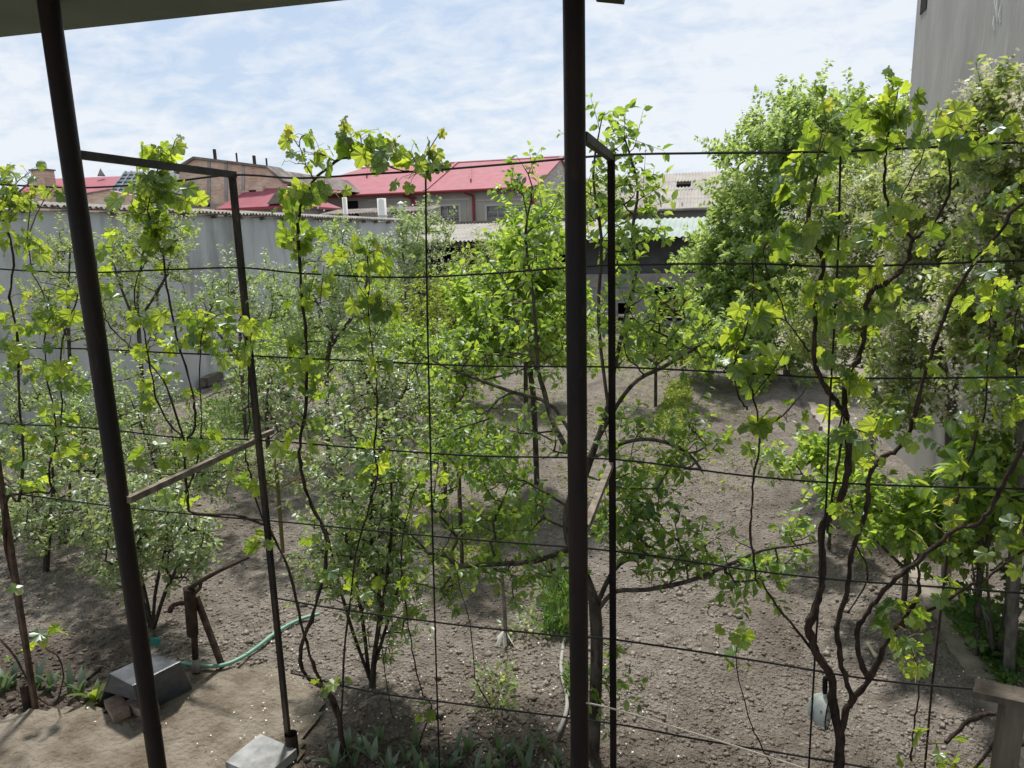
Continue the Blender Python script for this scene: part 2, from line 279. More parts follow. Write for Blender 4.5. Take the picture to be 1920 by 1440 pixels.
L['grey'] = leaf_mat('grey_green_leaf', (0.14, 0.2, 0.075), (0.5, 0.66, 0.17), 0.4, 0.42, 0.08)
L['apple'] = leaf_mat('apple_leaf', (0.14, 0.19, 0.085), (0.5, 0.62, 0.2), 0.4, 0.42, 0.08)
L['deep'] = leaf_mat('deep_green_leaf', (0.165, 0.24, 0.08), (0.62, 0.8, 0.2), 0.4, 0.45, 0.05)
L['olive'] = leaf_mat('olive_leaf', (0.165, 0.215, 0.075), (0.56, 0.68, 0.17), 0.4, 0.45, 0.05)
L['blossom'] = leaf_mat('white_blossom', (0.7, 0.7, 0.66), (0.6, 0.6, 0.55), 0.12, 0.4, 0.02)
L['cream'] = leaf_mat('cream_blossom', (0.72, 0.7, 0.54), (0.7, 0.68, 0.5), 0.2, 0.4, 0.02)
L['straw'] = leaf_mat('dry_straw', (0.34, 0.29, 0.2), (0.2, 0.16, 0.1), 0.4, 0.15, 0.02)
L['tulip'] = leaf_mat('tulip_leaf', (0.085, 0.13, 0.07), (0.2, 0.3, 0.1), 0.3, 0.4, 0.08)
L['grass'] = leaf_mat('herb_leaf', (0.07, 0.15, 0.035), (0.25, 0.42, 0.06), 0.35, 0.45, 0.04)

# ------------------------------------------------------------------ setting: ground, soil, path
YT = 3.915                                           # plane of the inner trellis posts
gm = MB(); gm.add([(-400, -60, -0.3), (400, -60, -0.3), (400, 600, -0.3), (-400, 600, -0.3)], [(0, 1, 2, 3)])
gm.build('ground', M['ground'], kind='structure')
path_edge = [gnd(*p) for p in [(-260, 1360), (-60, 1345), (60, 1338), (150, 1322), (215, 1340), (300, 1318), (345, 1270), (430, 1255), (520, 1252), (590, 1275), (628, 1330), (612, 1380), (572, 1420), (575, 1500), (600, 1640)]]
pe = [(p.x, p.y) for p in path_edge]+[(pe_x, 1.2) for pe_x in (-2.3, -9.0)]
def inside(px, py, poly):
    r = np.zeros(px.shape, bool); j = len(poly)-1
    for i in range(len(poly)):
        (xi, yi), (xj, yj) = poly[i], poly[j]
        r ^= ((yi > py) != (yj > py)) & (px < (xj-xi)*(py-yi)/(yj-yi+1e-12)+xi); j = i
    return r
EDGE_X = 2.15                                        # concrete strip along the right-hand bed
def soil_h(x, y):
    h = 0.05*vnoise(x*0.9, y*0.9)+0.05*vnoise(x*3.1+7, y*2.6+3)+0.035*vnoise(x*8+1, y*8)+0.028*vnoise(x*19, y*19+5)
    fur = 0.5+0.5*np.cos((x+0.1*np.sin(y*0.6)+0.35)*2*math.pi/1.9)
    h += np.where((x > -4.2) & (x < 2.1) & (y > 7), 0.17*(fur**2-0.4)*np.clip((y-5.5)/3, 0, 1), 0)
    h += 0.07*np.exp(-((x+0.75+0.05*y)**2)/0.12)*np.clip((y-5)/2, 0, 1)
    return h
xs = np.concatenate([np.arange(-13.2, -4.4, 0.07), np.arange(-4.4, 3.35, 0.032)])
ys = [1.2]
while ys[-1] < 32: ys.append(ys[-1]+0.02+0.0062*ys[-1])
ys = np.array(ys); GX, GY = np.meshgrid(xs, ys)
GZ = soil_h(GX, GY); pm = inside(GX, GY, pe); GZ = np.where(pm, np.minimum(GZ, -0.02), GZ)
nx, ny = len(xs), len(ys); idx = np.arange(nx*ny).reshape(ny, nx)
fq = np.stack([idx[:-1, :-1], idx[:-1, 1:], idx[1:, 1:], idx[1:, :-1]], -1).reshape(-1, 4)
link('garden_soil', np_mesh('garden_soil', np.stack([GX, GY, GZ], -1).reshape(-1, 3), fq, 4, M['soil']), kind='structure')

px_ = np.arange(-9, -1.9, 0.045); py_ = np.arange(1.25, 5.2, 0.045); PX, PY = np.meshgrid(px_, py_)
wx = PX+0.22*vnoise(PX*2.2, PY*2.2)+0.08*vnoise(PX*7, PY*7); wy = PY+0.22*vnoise(PX*2.2+9, PY*2.2+4)+0.08*vnoise(PX*7+3, PY*7)
pin = inside(wx, wy, pe); PZ = 0.012+0.03*vnoise(PX*1.7, PY*1.7)+0.012*vnoise(PX*8, PY*8)
pid = -np.ones(PX.shape, int); keep = pin.copy(); pid[keep] = np.arange(keep.sum())
q = np.stack([pid[:-1, :-1], pid[:-1, 1:], pid[1:, 1:], pid[1:, :-1]], -1).reshape(-1, 4); q = q[(q >= 0).all(1)]
link('worn_path', np_mesh('worn_path', np.stack([PX[keep], PY[keep], PZ[keep]], -1), q, 4, M['path'], True), kind='structure')

# loose clods, denser and larger near the viewer
def scatter_rocks(name, n, sampler, smin, smax, m, seed):
    g = np.random.default_rng(seed); P = sampler(g, n); n = len(P)
    o = np.array([(1,0,0),(-1,0,0),(0,1,0),(0,-1,0),(0,0,1),(0,0,-1)], float); fo = np.array([(0,2,4),(2,1,4),(1,3,4),(3,0,4),(2,0,5),(1,2,5),(3,1,5),(0,3,5)])
    s = smin+(smax-smin)*g.random(n)**3.2
    V = o[None]*(0.75+0.5*g.random((n, 6, 1)))+0.18*g.standard_normal((n, 6, 3)); V *= s[:, None, None]*np.array([1, 1, 0.75])
    a = g.random(n)*6.28; c, si = np.cos(a)[:, None], np.sin(a)[:, None]; X = V[..., 0]*c-V[..., 1]*si; Yv = V[..., 0]*si+V[..., 1]*c
    V = np.stack([X, Yv, V[..., 2]], -1)+P[:, None, :]
    return link(name, np_mesh(name, V.reshape(-1, 3), (fo[None]+6*np.arange(n)[:, None, None]).reshape(-1, 3), 3, m), kind='stuff',
                label='loose grey brown clods lying over the dug garden soil', cat='soil clods')
def clod_sampler(g, n):
    y = 2.6+13*g.random(n)**2.0; x = -1.2+(g.random(n)-0.5)*(6+1.5*y); ok = (x > -12.2) & (x < EDGE_X-0.05) & ~inside(x, y, pe)
    x, y = x[ok], y[ok]; return np.stack([x, y, soil_h(x, y)+0.001], -1)
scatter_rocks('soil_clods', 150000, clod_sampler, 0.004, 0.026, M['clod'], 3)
def big_clods(g, n):
    y = 3.2+6*g.random(n)**1.5; x = -1.0+(g.random(n)-0.5)*(5+1.2*y); ok = (x > -8) & (x < EDGE_X-0.1) & ~inside(x, y, pe) & (vnoise(x*1.3+4, y*1.3)+0.5 > 0.55); x, y = x[ok], y[ok]
    return np.stack([x, y, soil_h(x, y)+0.004], -1)
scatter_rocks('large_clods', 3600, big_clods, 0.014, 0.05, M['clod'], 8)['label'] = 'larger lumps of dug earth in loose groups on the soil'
# fallen petals
def petals():
    g = np.random.default_rng(5); n = 2600
    x = np.concatenate([-2.3+0.9*g.standard_normal(320), -1.2+0.6*g.standard_normal(140), 2.6+0.2*g.standard_normal(900)])
    y = np.concatenate([4.1+0.8*g.standard_normal(320), 4.6+0.6*g.standard_normal(140), 4.2+3.5*g.random(900)])
    ok = (y > 2.5) & (x < 3.0); x, y = x[ok], y[ok]; n = len(x)
    z = np.where(inside(x, y, pe), 0.035, soil_h(x, y)+0.02); a = g.random(n)*6.28; s = 0.004+0.004*g.random(n)
    t = np.array([(-1, -.7), (1, -.7), (1.1, .7), (-.8, .8)]); X = t[None, :, 0]*s[:, None]; Yv = t[None, :, 1]*s[:, None]
    c, si = np.cos(a)[:, None], np.sin(a)[:, None]; V = np.stack([X*c-Yv*si+x[:, None], X*si+Yv*c+y[:, None], z[:, None]+0.004*g.standard_normal((n, 4))], -1)
    link('fallen_petals', np_mesh('fallen_petals', V.reshape(-1, 3), np.arange(4*n).reshape(-1, 4), 4, M['petal']), kind='stuff', label='tiny white petals fallen on the soil and path', cat='petals')
petals()

# concrete strip on the right, laid in short cracked lengths
kr = empty('concrete_edging', (EDGE_X, 3, 0), label='worn pale concrete edging along the right side of the soil bed', cat='edging')
y0 = 2.6
while y0 < 15:
    ln = random.uniform(0.8, 1.3); b = MB(); n = 7; top = []
    for i in range(n):
        yy = y0+ln*i/(n-1)*0.985; j1 = random.uniform(-.035, .035); j2 = random.uniform(-.03, .03); h = random.uniform(0.045, 0.065)
        b.v += [(j1, yy-3, -0.05), (j1+0.012, yy-3, h), (0.2+j2, yy-3, h), (0.21+j2, yy-3, -0.05)]
    for i in range(n-1):
        k = 4*i; b.f += [(k, k+4, k+5, k+1), (k+1, k+5, k+6, k+2), (k+2, k+6, k+7, k+3)]
    b.f += [(0, 1, 2, 3), (4*n-1, 4*n-2, 4*n-3, 4*n-4)]
    b.build('edging_block', M['kerb'], kr); y0 += ln

# ------------------------------------------------------------------ left boundary wall with corrugated coping
WX = -12.7
wz = atx(400, 396, WX).z
gw = empty('boundary_wall', (WX, 16, 0), label='long grey plastered boundary wall on the left with a wavy sheet coping', cat='wall')
MB().box((-0.3, -14, -0.1), (0, 14.4, wz-0.13)).build('wall_body', M['plaster'], gw)
def sheet_mesh(name, wdt, ln, pitch, amp, m, thick=0.008, kind='sin'):
    """corrugated sheet: waves run along local X, ridges along local Y"""
    n = int(round(wdt/pitch*6)); b = MB(); rows = []
    for j, yy in enumerate((0, ln)):
        for dz in (0, -thick):
            r = []
            for i in range(n+1):
                x = wdt*i/n; ph = 2*math.pi*x/pitch
                z = amp*math.sin(ph) if kind == 'sin' else amp*max(-1, min(1, 2.2*math.sin(ph)))
                r.append(len(b.v)); b.v.append((x, yy, z+dz))
            rows.append(r)
    a, a2, c, c2 = rows
    for i in range(n): b.f += [(a[i], a[i+1], c[i+1], c[i]), (a2[i+1], a2[i], c2[i], c2[i+1])]
    k = len(b.v); b.v += list(b.v); a, a2, c, c2 = [[i+k for i in r] for r in rows]     # edges keep their own corners so they stay crisp
    for i in range(n): b.f += [(a2[i], a2[i+1], a[i+1], a[i]), (c[i], c[i+1], c2[i+1], c2[i])]
    b.f += [(a[0], c[0], c2[0], a2[0]), (a[n], a2[n], c2[n], c[n])]
    return b.mesh(name, m, True)
def basis(o, xd, yd):
    xd = Vector(xd).normalized(); yd = Vector(yd); yd = (yd-xd*yd.dot(xd)).normalized(); zd = xd.cross(yd)
    return Matrix(((xd.x, yd.x, zd.x, o[0]), (xd.y, yd.y, zd.y, o[1]), (xd.z, yd.z, zd.z, o[2]), (0, 0, 0, 1)))
cop = sheet_mesh('roof_sheet', 1.12, 0.62, 0.16, 0.028, M['coping'])
for i in range(26):
    o = link('roof_sheet', cop, gw); o.matrix_local = basis((0.18, -14+1.085*i, wz-0.045+0.006*(i % 2)+random.uniform(-.006, .006)), (0, 1, 0), (-1, 0, 0.16))
rm = MB().box((-0.3, -0.04, -0.09), (0.15, 0.04, 0.0)).mesh('rafter_end', M['wood'])
for i in range(26):
    o = link('rafter_end', rm, gw); o.location = (0, -13.6+1.1*i+random.uniform(-.08, .08), wz-0.1)
MB().bar((0.12, -14, wz-0.085), (0.12, 14.3, wz-0.085), 0.03, 0.03).build('batten', M['wood'], gw)
# a timber lying at the wall's foot
a, b_ = gnd(385, 728), gnd(452, 690)
MB().bar(a+Vector((0, 0, .16)), b_+Vector((0, 0, .16)), 0.2, 0.22).build('timber_beam', M['wood'], label='weathered timber beam lying on the ground at the grey wall', cat='beam')

# ------------------------------------------------------------------ right neighbour: tall rendered wall
RX = 3.1
e0 = atx(1712, 100, RX)
nb = empty('neighbour_building', (RX, 6, 0), label='tall windowless building with streaked grey render at the right edge', cat='building')
MB().box((0, -9, -0.1), (5, e0.y-6, 9.5)).build('wall', M['render'], nb)
v = atx(1733, 6, RX)
MB().box((-0.012, v.y-6-0.16, v.z-0.12), (0.1, v.y-6+0.16, v.z+0.13)).build('vent_opening', M['interior'], nb)
for k, (x0, y0_, y1_) in enumerate([(1873, -10, 42), (1866, 30, 58), (1878, 10, 44), (1868, -30, 20)]):
    p0 = atx(x0, y0_, RX); p1 = atx(x0-2+2*(k % 2), y1_, RX); mid = (p0+p1)/2; mid.y += 0.02
    MB().tube([(-0.004, p.y-6, p.z) for p in (p0, mid, p1)], [0.012, 0.02, 0.006], 5).build('cement_drip', M['drip'], nb)

# ------------------------------------------------------------------ far sheds
SY = 29.0
def corr_roof(parent, name, X0, X1, Yf, zf, Yb, zb, sw, pitch, amp, m, rows=1, kind='sin'):
    v = Vector((0, Yb-Yf, zb-zf)); ln = v.length/rows; me = sheet_mesh(name, sw+0.06, ln+0.08, pitch, amp, m, 0.012, kind); x = X0; pl = Vector(parent.location)
    while x < X1-0.05:
        for r in range(rows):
            o = link(name, me, parent); o.matrix_local = basis(Vector((x, Yf, zf+0.012*r))+v*(r/rows)-pl, (1, 0, 0), v)
        x += sw
zE = at(860, 452, SY).z; xl = at(690, 455, SY).x; xm = at(1085, 447, SY).x; xr = at(1480, 440, SY).x
zB = at(880, 421, 34.5).z
sh = empty('open_shed', ((xl+xm)/2, SY, 0), label='open dark shed under a pale grey corrugated roof, left half', cat='shed')
S = Vector(sh.location)
corr_roof(sh, 'roof_sheet', xl, xm, SY-0.3, zE, 34.5, zB, 1.08, 0.18, 0.035, M['slate'], 3)
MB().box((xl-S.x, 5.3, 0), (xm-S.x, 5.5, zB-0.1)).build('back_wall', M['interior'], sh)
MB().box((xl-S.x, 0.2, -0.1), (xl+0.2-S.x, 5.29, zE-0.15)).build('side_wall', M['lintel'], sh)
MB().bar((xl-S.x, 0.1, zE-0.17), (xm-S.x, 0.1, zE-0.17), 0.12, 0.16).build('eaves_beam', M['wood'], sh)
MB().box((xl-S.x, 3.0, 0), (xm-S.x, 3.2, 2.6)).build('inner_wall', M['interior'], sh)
for i in range(5):
    xx = xl+(xm-xl)*(i+0.3)/5
    MB().bar((xx-S.x, 0.1, -0.05), (xx-S.x, 0.1, zE-0.25), 0.14, 0.14).build('post', M['wood'], sh)
    MB().bar((xx-S.x, -0.2, zE-0.1), (xx-S.x, 5.3, zB-0.13), 0.07, 0.1).build('rafter', M['wood'], sh)
MB().box((xl-S.x, 5.5, zB-0.05), (xm-S.x, 5.62, zB+0.16)).build('ridge_board', M['wood'], sh)
# green roofed half with openings
s2 = empty('green_roof_shed', ((xm+xr)/2, SY, 0), label='shed with a pale green ribbed metal roof and dark openings, right half', cat='shed')
S = Vector(s2.location); zE2 = at(1270, 444, SY).z; zB2 = at(1270, 409, 34.5).z
corr_roof(s2, 'roof_sheet', xm+0.05, xr, SY-0.5, zE2, 34.5, zB2, 1.0, 0.25, 0.025, M['greenroof'], 1, 'trap')
FY = 1.0
def wall_holes(parent, name, x0, x1, z0, z1, holes, y0, y1, m):
    xs_ = sorted({x0, x1, *[h[0] for h in holes], *[h[1] for h in holes]}); zs_ = sorted({z0, z1, *[h[2] for h in holes], *[h[3] for h in holes]}); b = MB()
    for i in range(len(xs_)-1):
        j = 0
        while j < len(zs_)-1:
            cx = (xs_[i]+xs_[i+1])/2
            ins = lambda q: any(h[0] < cx < h[1] and h[2] < (zs_[q]+zs_[q+1])/2 < h[3] for h in holes)
            if ins(j): j += 1; continue
            k = j
            while k+1 < len(zs_)-1 and not ins(k+1): k += 1
            b.box((xs_[i], y0, zs_[j]), (xs_[i+1], y1, zs_[k+1])); j = k+1
    return b.build(name, m, parent)
def rectY(x0, x1, y0, y1, Y, ox):
    a, b = at(x0, y1, Y), at(x1, y0, Y); return (a.x-ox, b.x-ox, a.z, b.z)
h1 = rectY(1226, 1330, 537, 603, SY+FY, S.x); h2 = rectY(1158, 1190, 568, 603, SY+FY, S.x); h3 = rectY(1040, 1062, 520, 600, SY+FY, S.x)
wall_holes(s2, 'front_wall', xm-S.x, xr-S.x, -0.1, h1[3], [h1, h2, h3], FY, FY+0.2, M['lintel'])
MB().box((xm-S.x, FY-0.06, h1[3]), (xr-S.x, FY+0.2, h1[3]+0.55)).build('lintel', M['lintel'], s2)
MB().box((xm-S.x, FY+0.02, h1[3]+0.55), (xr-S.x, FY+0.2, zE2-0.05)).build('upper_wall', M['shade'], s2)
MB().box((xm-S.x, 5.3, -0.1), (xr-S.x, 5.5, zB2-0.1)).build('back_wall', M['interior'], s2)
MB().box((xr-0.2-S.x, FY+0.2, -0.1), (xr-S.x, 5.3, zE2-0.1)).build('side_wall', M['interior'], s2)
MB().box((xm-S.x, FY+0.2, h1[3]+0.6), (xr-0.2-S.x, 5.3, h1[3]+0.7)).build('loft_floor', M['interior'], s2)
g = at(1296, 570, SY+FY); MB().bar((g.x-S.x, FY+0.05, 0), (g.x-S.x, FY+0.05, h1[3]), 0.08, 0.08).build('post', M['frame'], s2)
for xq in (1110, 1200, 1282, 1350):
    g = at(xq, 447, SY); MB().bar((g.x-S.x, -0.45, zE2-0.08), (g.x-S.x, 5.3, zB2-0.1), 0.08, 0.1).build('rafter', M['mould'], s2)
# brown rounded tank inside the opening
tc_ = at(1264, 590, SY+FY+1.2); b = MB(); rr = 0.5
prof = [(-0.85, 0.05), (-0.83, 0.3), (-0.76, 0.44), (-0.62, rr), (0.62, rr), (0.76, 0.44), (0.83, 0.3), (0.85, 0.05)]
b.tube([(x, 0, 0.62) for x, r in prof], [r for x, r in prof], 16)
tk = empty('brown_tank', (tc_.x, SY+FY+1.2, 0), label='rounded reddish brown tank lying inside the dark shed opening', cat='tank')
b.build('shell', M['browntank'], tk, True)
for sx in (-0.5, 0.5): MB().box((sx-0.07, -0.35, 0), (sx+0.07, 0.35, 0.2)).build('cradle', M['interior'], tk)

# ------------------------------------------------------------------ house with red roof
HY = 45.0
pr = at(1003, 353, HY); pr_z = at(800, 360, HY).z; HXr = pr.x; HXl = at(520, 370, HY).x
rdg = atx(1050, 297, HXr); RYd, RZ = rdg.y, at(900, 303, rdg.y).z
hs = empty('red_roof_house', ((HXl+HXr)/2, HY, 0), label='large greige house with a long red metal roof behind the sheds', cat='house'); S = Vector(hs.location)
L_ = lambda p: Vector(p)-S
wl = []
def win(x0, x1, y0, y1, nv, nh):
    r = rectY(x0, x1, y0, y1, HY, S.x); wl.append((r, nv, nh)); return r
win(828, 860, 386, 420, 3, 1); win(914, 990, 384, 420, 4, 1); win(733, 745, 388, 402, 1, 1)
door = rectY(650, 671, 376, 420, HY, S.x)
wall_holes(hs, 'wall', HXl-S.x, HXr-S.x, -0.1, pr_z-0.12, [r for r, _, _ in wl]+[door], 0, 0.3, M['facade'])
for r, nv, nh in wl:
    x0, x1, z0, z1 = r; wf = MB(); t = 0.07
    wf.box((x0-.16, -0.05, z0-.12), (x0, 0.1, z1+.16)).box((x1, -0.05, z0-.12), (x1+.16, 0.1, z1+.16)).box((x0, -0.049, z1), (x1, 0.1, z1+.159))
    wo = wf.build('window', M['mould'], hs)
    MB().box((x0, 0.2, z0), (x1, 0.22, z1)).build('pane', M['glass'], wo)
    for i in range(nv+1):
        xx = x0+(x1-x0)*i/nv; MB().box((max(x0, xx-t/2), 0.13, z0), (min(x1, xx+t/2), 0.19, z1)).build('mullion', M['frame'], wo)
    for zf in (0.33, 0.66):
        zz_ = z0+(z1-z0)*zf; MB().box((x0, 0.14, zz_-0.02), (x1, 0.185, zz_+0.02)).build('glazing_bar', M['frame'], wo)
MB().box((door[0], 0.22, door[2]), (door[1], 0.28, door[3])).build('doorway', M['interior'], hs)
# raised panels and string course
def strip(x0, y0, x1, y1, wd=0.1, dp=0.05):
    a, b = L_(at(x0, y0, HY)), L_(at(x1, y1, HY)); MB().bar((a.x, -dp/2-0.001, a.z), (b.x, -dp/2-0.001, b.z), dp, wd, (0, -1, 0) if abs(a.x-b.x) < abs(a.z-b.z) else (0, 0, 1)).build('moulding', M['mould'], hs)
for xa, xb in ((690, 768), (799, 880), (892, 1000)): strip(xa, 376, xb, 373, 0.12)
strip(808, 379, 808, 420, 0.12); strip(873, 377, 873, 420, 0.12); strip(698, 382, 698, 405, 0.1)
for xp in (773, 780, 888, 1001):
    a = at(xp, 370, HY); MB().tube([(a.x-S.x, -0.1, pr_z-0.35), (a.x-S.x, -0.1, 0)], 0.09, 8).build('downpipe', M['redtrim'], hs)
    MB().tube([(a.x-S.x-0.5, -0.45, pr_z-0.08), (a.x-S.x-0.4, -0.4, pr_z-0.22), (a.x-S.x, -0.1, pr_z-0.36)], 0.06, 6).build('pipe_elbow', M['redtrim'], hs)
# roof: hipped on the left, gabled on the right
ov = 0.55; yb = 2*(RYd-HY); rl = at(678, 311, RYd).x; zr = RZ; ze = pr_z
dep = RYd-HY; slope = (zr-ze)/(dep+ov)
A = [Vector((HXl-S.x-.5, -ov, ze)), Vector((HXr-S.x+.15, -ov, ze)), Vector((HXr-S.x+.15, dep, zr)), Vector((rl-S.x, dep, zr))]
MB().prism(A, (0, 0, -0.1)).build('roof_slope', M['redroof'], hs)
A2 = [A[0]+Vector((0, 0, 0)), A[3], Vector((HXl-S.x-.5, yb+ov, ze))]
MB().prism([A2[0]+Vector((-.004, 0, 0)), A2[1]+Vector((-.004, 0, 0)), A2[2]], (0, 0, -0.1)).build('roof_hip', M['redroof'], hs)
MB().prism([Vector((HXl-S.x-.5, yb+ov, ze)), A[3]+Vector((0, .004, 0)), A[2]+Vector((0, .004, 0)), Vector((HXr-S.x+.15, yb+ov, ze))], (0, 0, -0.1)).build('roof_slope', M['redroof'], hs)
MB().tube([A[3], A[2]], 0.09, 6).build('ridge_cap', M['redroof'], hs)
MB().tube([A[0]+Vector((0, -.07, -.06)), A[1]+Vector((0, -.07, -.06))], 0.1, 8).build('gutter', M['redtrim'], hs)
MB().bar(A[1]+Vector((.02, 0, .02)), A[2]+Vector((.02, 0, .02)), 0.3, 0.12).build('verge_trim', M['redroof'], hs)
va = Vector((at(800, 346, HY).x-S.x, -ov+0.1, ze+0.02)); vb = Vector((at(858, 306, RYd).x-S.x, dep-.1, zr)); MB().bar(va, vb, 0.22, 0.16).build('valley_trim', M['redroof'], hs)
def on_slope(x, y):      # pixel -> point on the front slope
    d = ray(x, y); n = np.array([0, -slope, 1.0]); p0 = np.array([0, HY-ov, ze]); t = n.dot(p0-EYE)/n.dot(d); return Vector(d*t+EYE)-S
for xf, y0_, y1_ in ((688, 321, 334), (883, 314, 342)):
    a, b_ = on_slope(xf, y1_), on_slope(xf, y0_); MB().bar(a+Vector((0, 0, .12)), b_+Vector((0, 0, .12)), 0.09, 0.24).build('snow_fin', M['redtrim'], hs)
gp = [(HXr-S.x, 0, -0.1), (HXr-S.x, 0, ze-.1), (HXr-S.x, dep, zr-.12), (HXr-S.x, yb, ze-.1), (HXr-S.x, yb, -0.1)]
MB().prism(gp, (-0.25, 0, 0)).build('gable_wall', M['brickgrey'], hs)
# lower lean-to in front of the house, behind the wall: dark sheet roof, sloped block parapet, ducts
lt = empty('lean_to', tuple(gnd(680, 470).xy)+(0,), label='low lean-to with a dark corrugated roof just behind the grey wall', cat='shed')
YL = 36.0; xa, xb = at(545, 400, YL).x, at(788, 400, YL).x; S = Vector((xa, YL, 0)); lt.location = S
zl0 = at(670, 402, YL).z; zl1 = zl0+0.28
corr_roof(lt, 'roof_sheet', xa, xb, YL, zl0+0.06, YL+2.2, zl1+0.1, 1.0, 0.18, 0.03, M['slatedark'], 1)
MB().box((0, 0.3, -0.1), (xb-xa, 0.5, zl0-0.12)).build('wall', M['lintel'], lt)
a1 = Vector((xb, YL+0.1, 0))
pz = [at(788, 396, YL+.1), at(796, 398, YL+.1), at(826, 421, YL+.1), at(826, 460, YL+.1), at(788, 460, YL+.1)]
MB().prism([p-S for p in pz], (0, 0.35, 0)).build('parapet', M['brickgrey'], lt)
MB().bar(pz[1]-S+Vector((0, 0.17, .06)), pz[2]-S+Vector((0.2, 0.17, .06)), 0.5, 0.1).build('parapet_cap', M['slatedark'], lt)
for nm, xq, yt, ybm, rr in (('slender', 648, 370, 402, 0.12), ('wide', 717, 372, 404, 0.22)):
    p = at(xq, ybm, 33.5); q = at(xq-1, yt, 33.5)
    vp = empty('vent_duct', (p.x, p.y, p.z-1.2), label=f'{nm} white vent duct rising behind the grey wall', cat='vent')
    b = MB(); zt = q.z-p.z+1.2; b.lathe([(rr, 0), (rr, zt), (rr*.86, zt), (rr*.86, zt-.4), (0.001, zt-.4)], n=14); b.build('duct', M['white'], vp, True)
    MB().lathe([(rr*1.08, zt-.9), (rr*1.08, zt-.82), (rr, zt-.82)], n=14).build('band', M['mould'], vp)
p = at(752, 394, 37.5); q = at(752, 379, 37.5); ch = empty('stove_pipe', (p.x, p.y, p.z-1), label='small capped metal stove pipe in front of the red roofed house', cat='chimney'); zt = q.z-p.z+1
MB().tube([(0, 0, 0), (0, 0, zt-.12)], 0.12, 10).build('pipe', M['white'], ch, True); MB().lathe([(0.2, zt-.1), (0.19, zt-.06), (0.01, zt+.06)], n=12).build('cap', M['white'], ch)

# ------------------------------------------------------------------ grey roofed barn on the right
GY_ = 38.0; ga, gb_ = at(1060, 392, GY_).x, at(1420, 386, GY_).x; zg = at(1290, 390, GY_).z; yg = 43.5; zgt = at(1290, 326, yg).z
gb = empty('grey_roof_barn', ((ga+gb_)/2, GY_, 0), label='barn with a tall pale grey corrugated roof and a dark square hatch', cat='barn'); S = Vector(gb.location)
hx0, hx1 = at(1268, 360, 40.3).x, at(1294, 360, 40.3).x
v = Vector((0, yg-GY_, zgt-zg)); nrow = 4; ln = v.length/nrow; sw = 1.08
me_s = sheet_mesh('roof_sheet', sw+.05, ln+.1, 0.18, 0.03, M['slate'], 0.012)
d = ray(1281, 355); n_ = np.array([0, -(zgt-zg)/(yg-GY_), 1.0]); tt = n_.dot(np.array([0, GY_, zg])-EYE)/n_.dot(d); hp = d*tt+EYE
x = ga
while x < gb_:
    for r in range(nrow):
        p = Vector((x, GY_, zg+0.012*r))+v*(r/nrow)
        if p.x <= hp[0] < p.x+sw and p.y <= hp[1] < p.y+v.y/nrow: hatch = p; continue
        link('roof_sheet', me_s, gb).matrix_local = basis(p-S, (1, 0, 0), v)
    x += sw
nn = Vector((0, -v.z, v.y)).normalized(); hv = v/nrow
o = sheet_mesh('roof_sheet', 0.16, ln+.1, 0.18, 0.03, M['slate'], 0.012)
for dx in (-.0, sw-.14): link('roof_sheet', o, gb).matrix_local = basis(hatch-S+Vector((dx, 0, 0)), (1, 0, 0), v)
o = sheet_mesh('roof_sheet', sw-.28, ln*.3, 0.18, 0.03, M['slate'], 0.012); link('roof_sheet', o, gb).matrix_local = basis(hatch-S+Vector((.15, 0, 0)), (1, 0, 0), v)
MB().prism([hatch-S-nn*.25+Vector((-.3, 0, 0)), hatch-S-nn*.25+Vector((sw+.3, 0, 0)), hatch-S-nn*.25+Vector((sw+.3, 0, 0))+hv*1.2, hatch-S-nn*.25+Vector((-.3, 0, 0))+hv*1.2], -nn*.05).build('hatch_lining', M['interior'], gb)
MB().box((ga-S.x+.2, 0.6, -.1), (gb_-S.x-.2, 0.9, zg+.15)).build('wall', M['lintel'], gb)
MB().box((ga-S.x+.1, 0.45, zg-1.35), (gb_-S.x-.1, 0.6, zg-.75)).build('wall_band', M['mould'], gb)
MB().tube([(ga-S.x, -.1, zg-.06), (gb_-S.x, -.1, zg-.06)], 0.08, 8).build('gutter', M['lintel'], gb)
for i in range(8):
    xx = ga-S.x+.6+i*(gb_-ga-1)/8; MB().bar((xx, 0.02, zg-.08), (xx, 0.6, zg+.25), 0.08, 0.12).build('rafter_end', M['wood'], gb)
MB().prism([(ga-S.x+.25, .9, -.1), (ga-S.x+.25, .9, zg+.1), (ga-S.x+.25, yg-GY_, zgt-.12), (ga-S.x+.25, 2*(yg-GY_)-.5, zg), (ga-S.x+.25, 2*(yg-GY_)-.5, -.1)], (.2, 0, 0)).build('gable_wall', M['lintel'], gb)
MB().prism([(ga-S.x, yg-GY_, zgt-.02), (gb_-S.x, yg-GY_, zgt-.02), (gb_-S.x, 2*(yg-GY_), zg), (ga-S.x, 2*(yg-GY_), zg)], (0, 0, -.05)).build('rear_slope', M['slate'], gb)
MB().tube([(0, 0, 0), (0, 0, 0.55)], 0.012, 5).build('antenna_mast', M['frame'], gb).location = Vector((at(1209, 322, yg).x, yg, zgt))-S

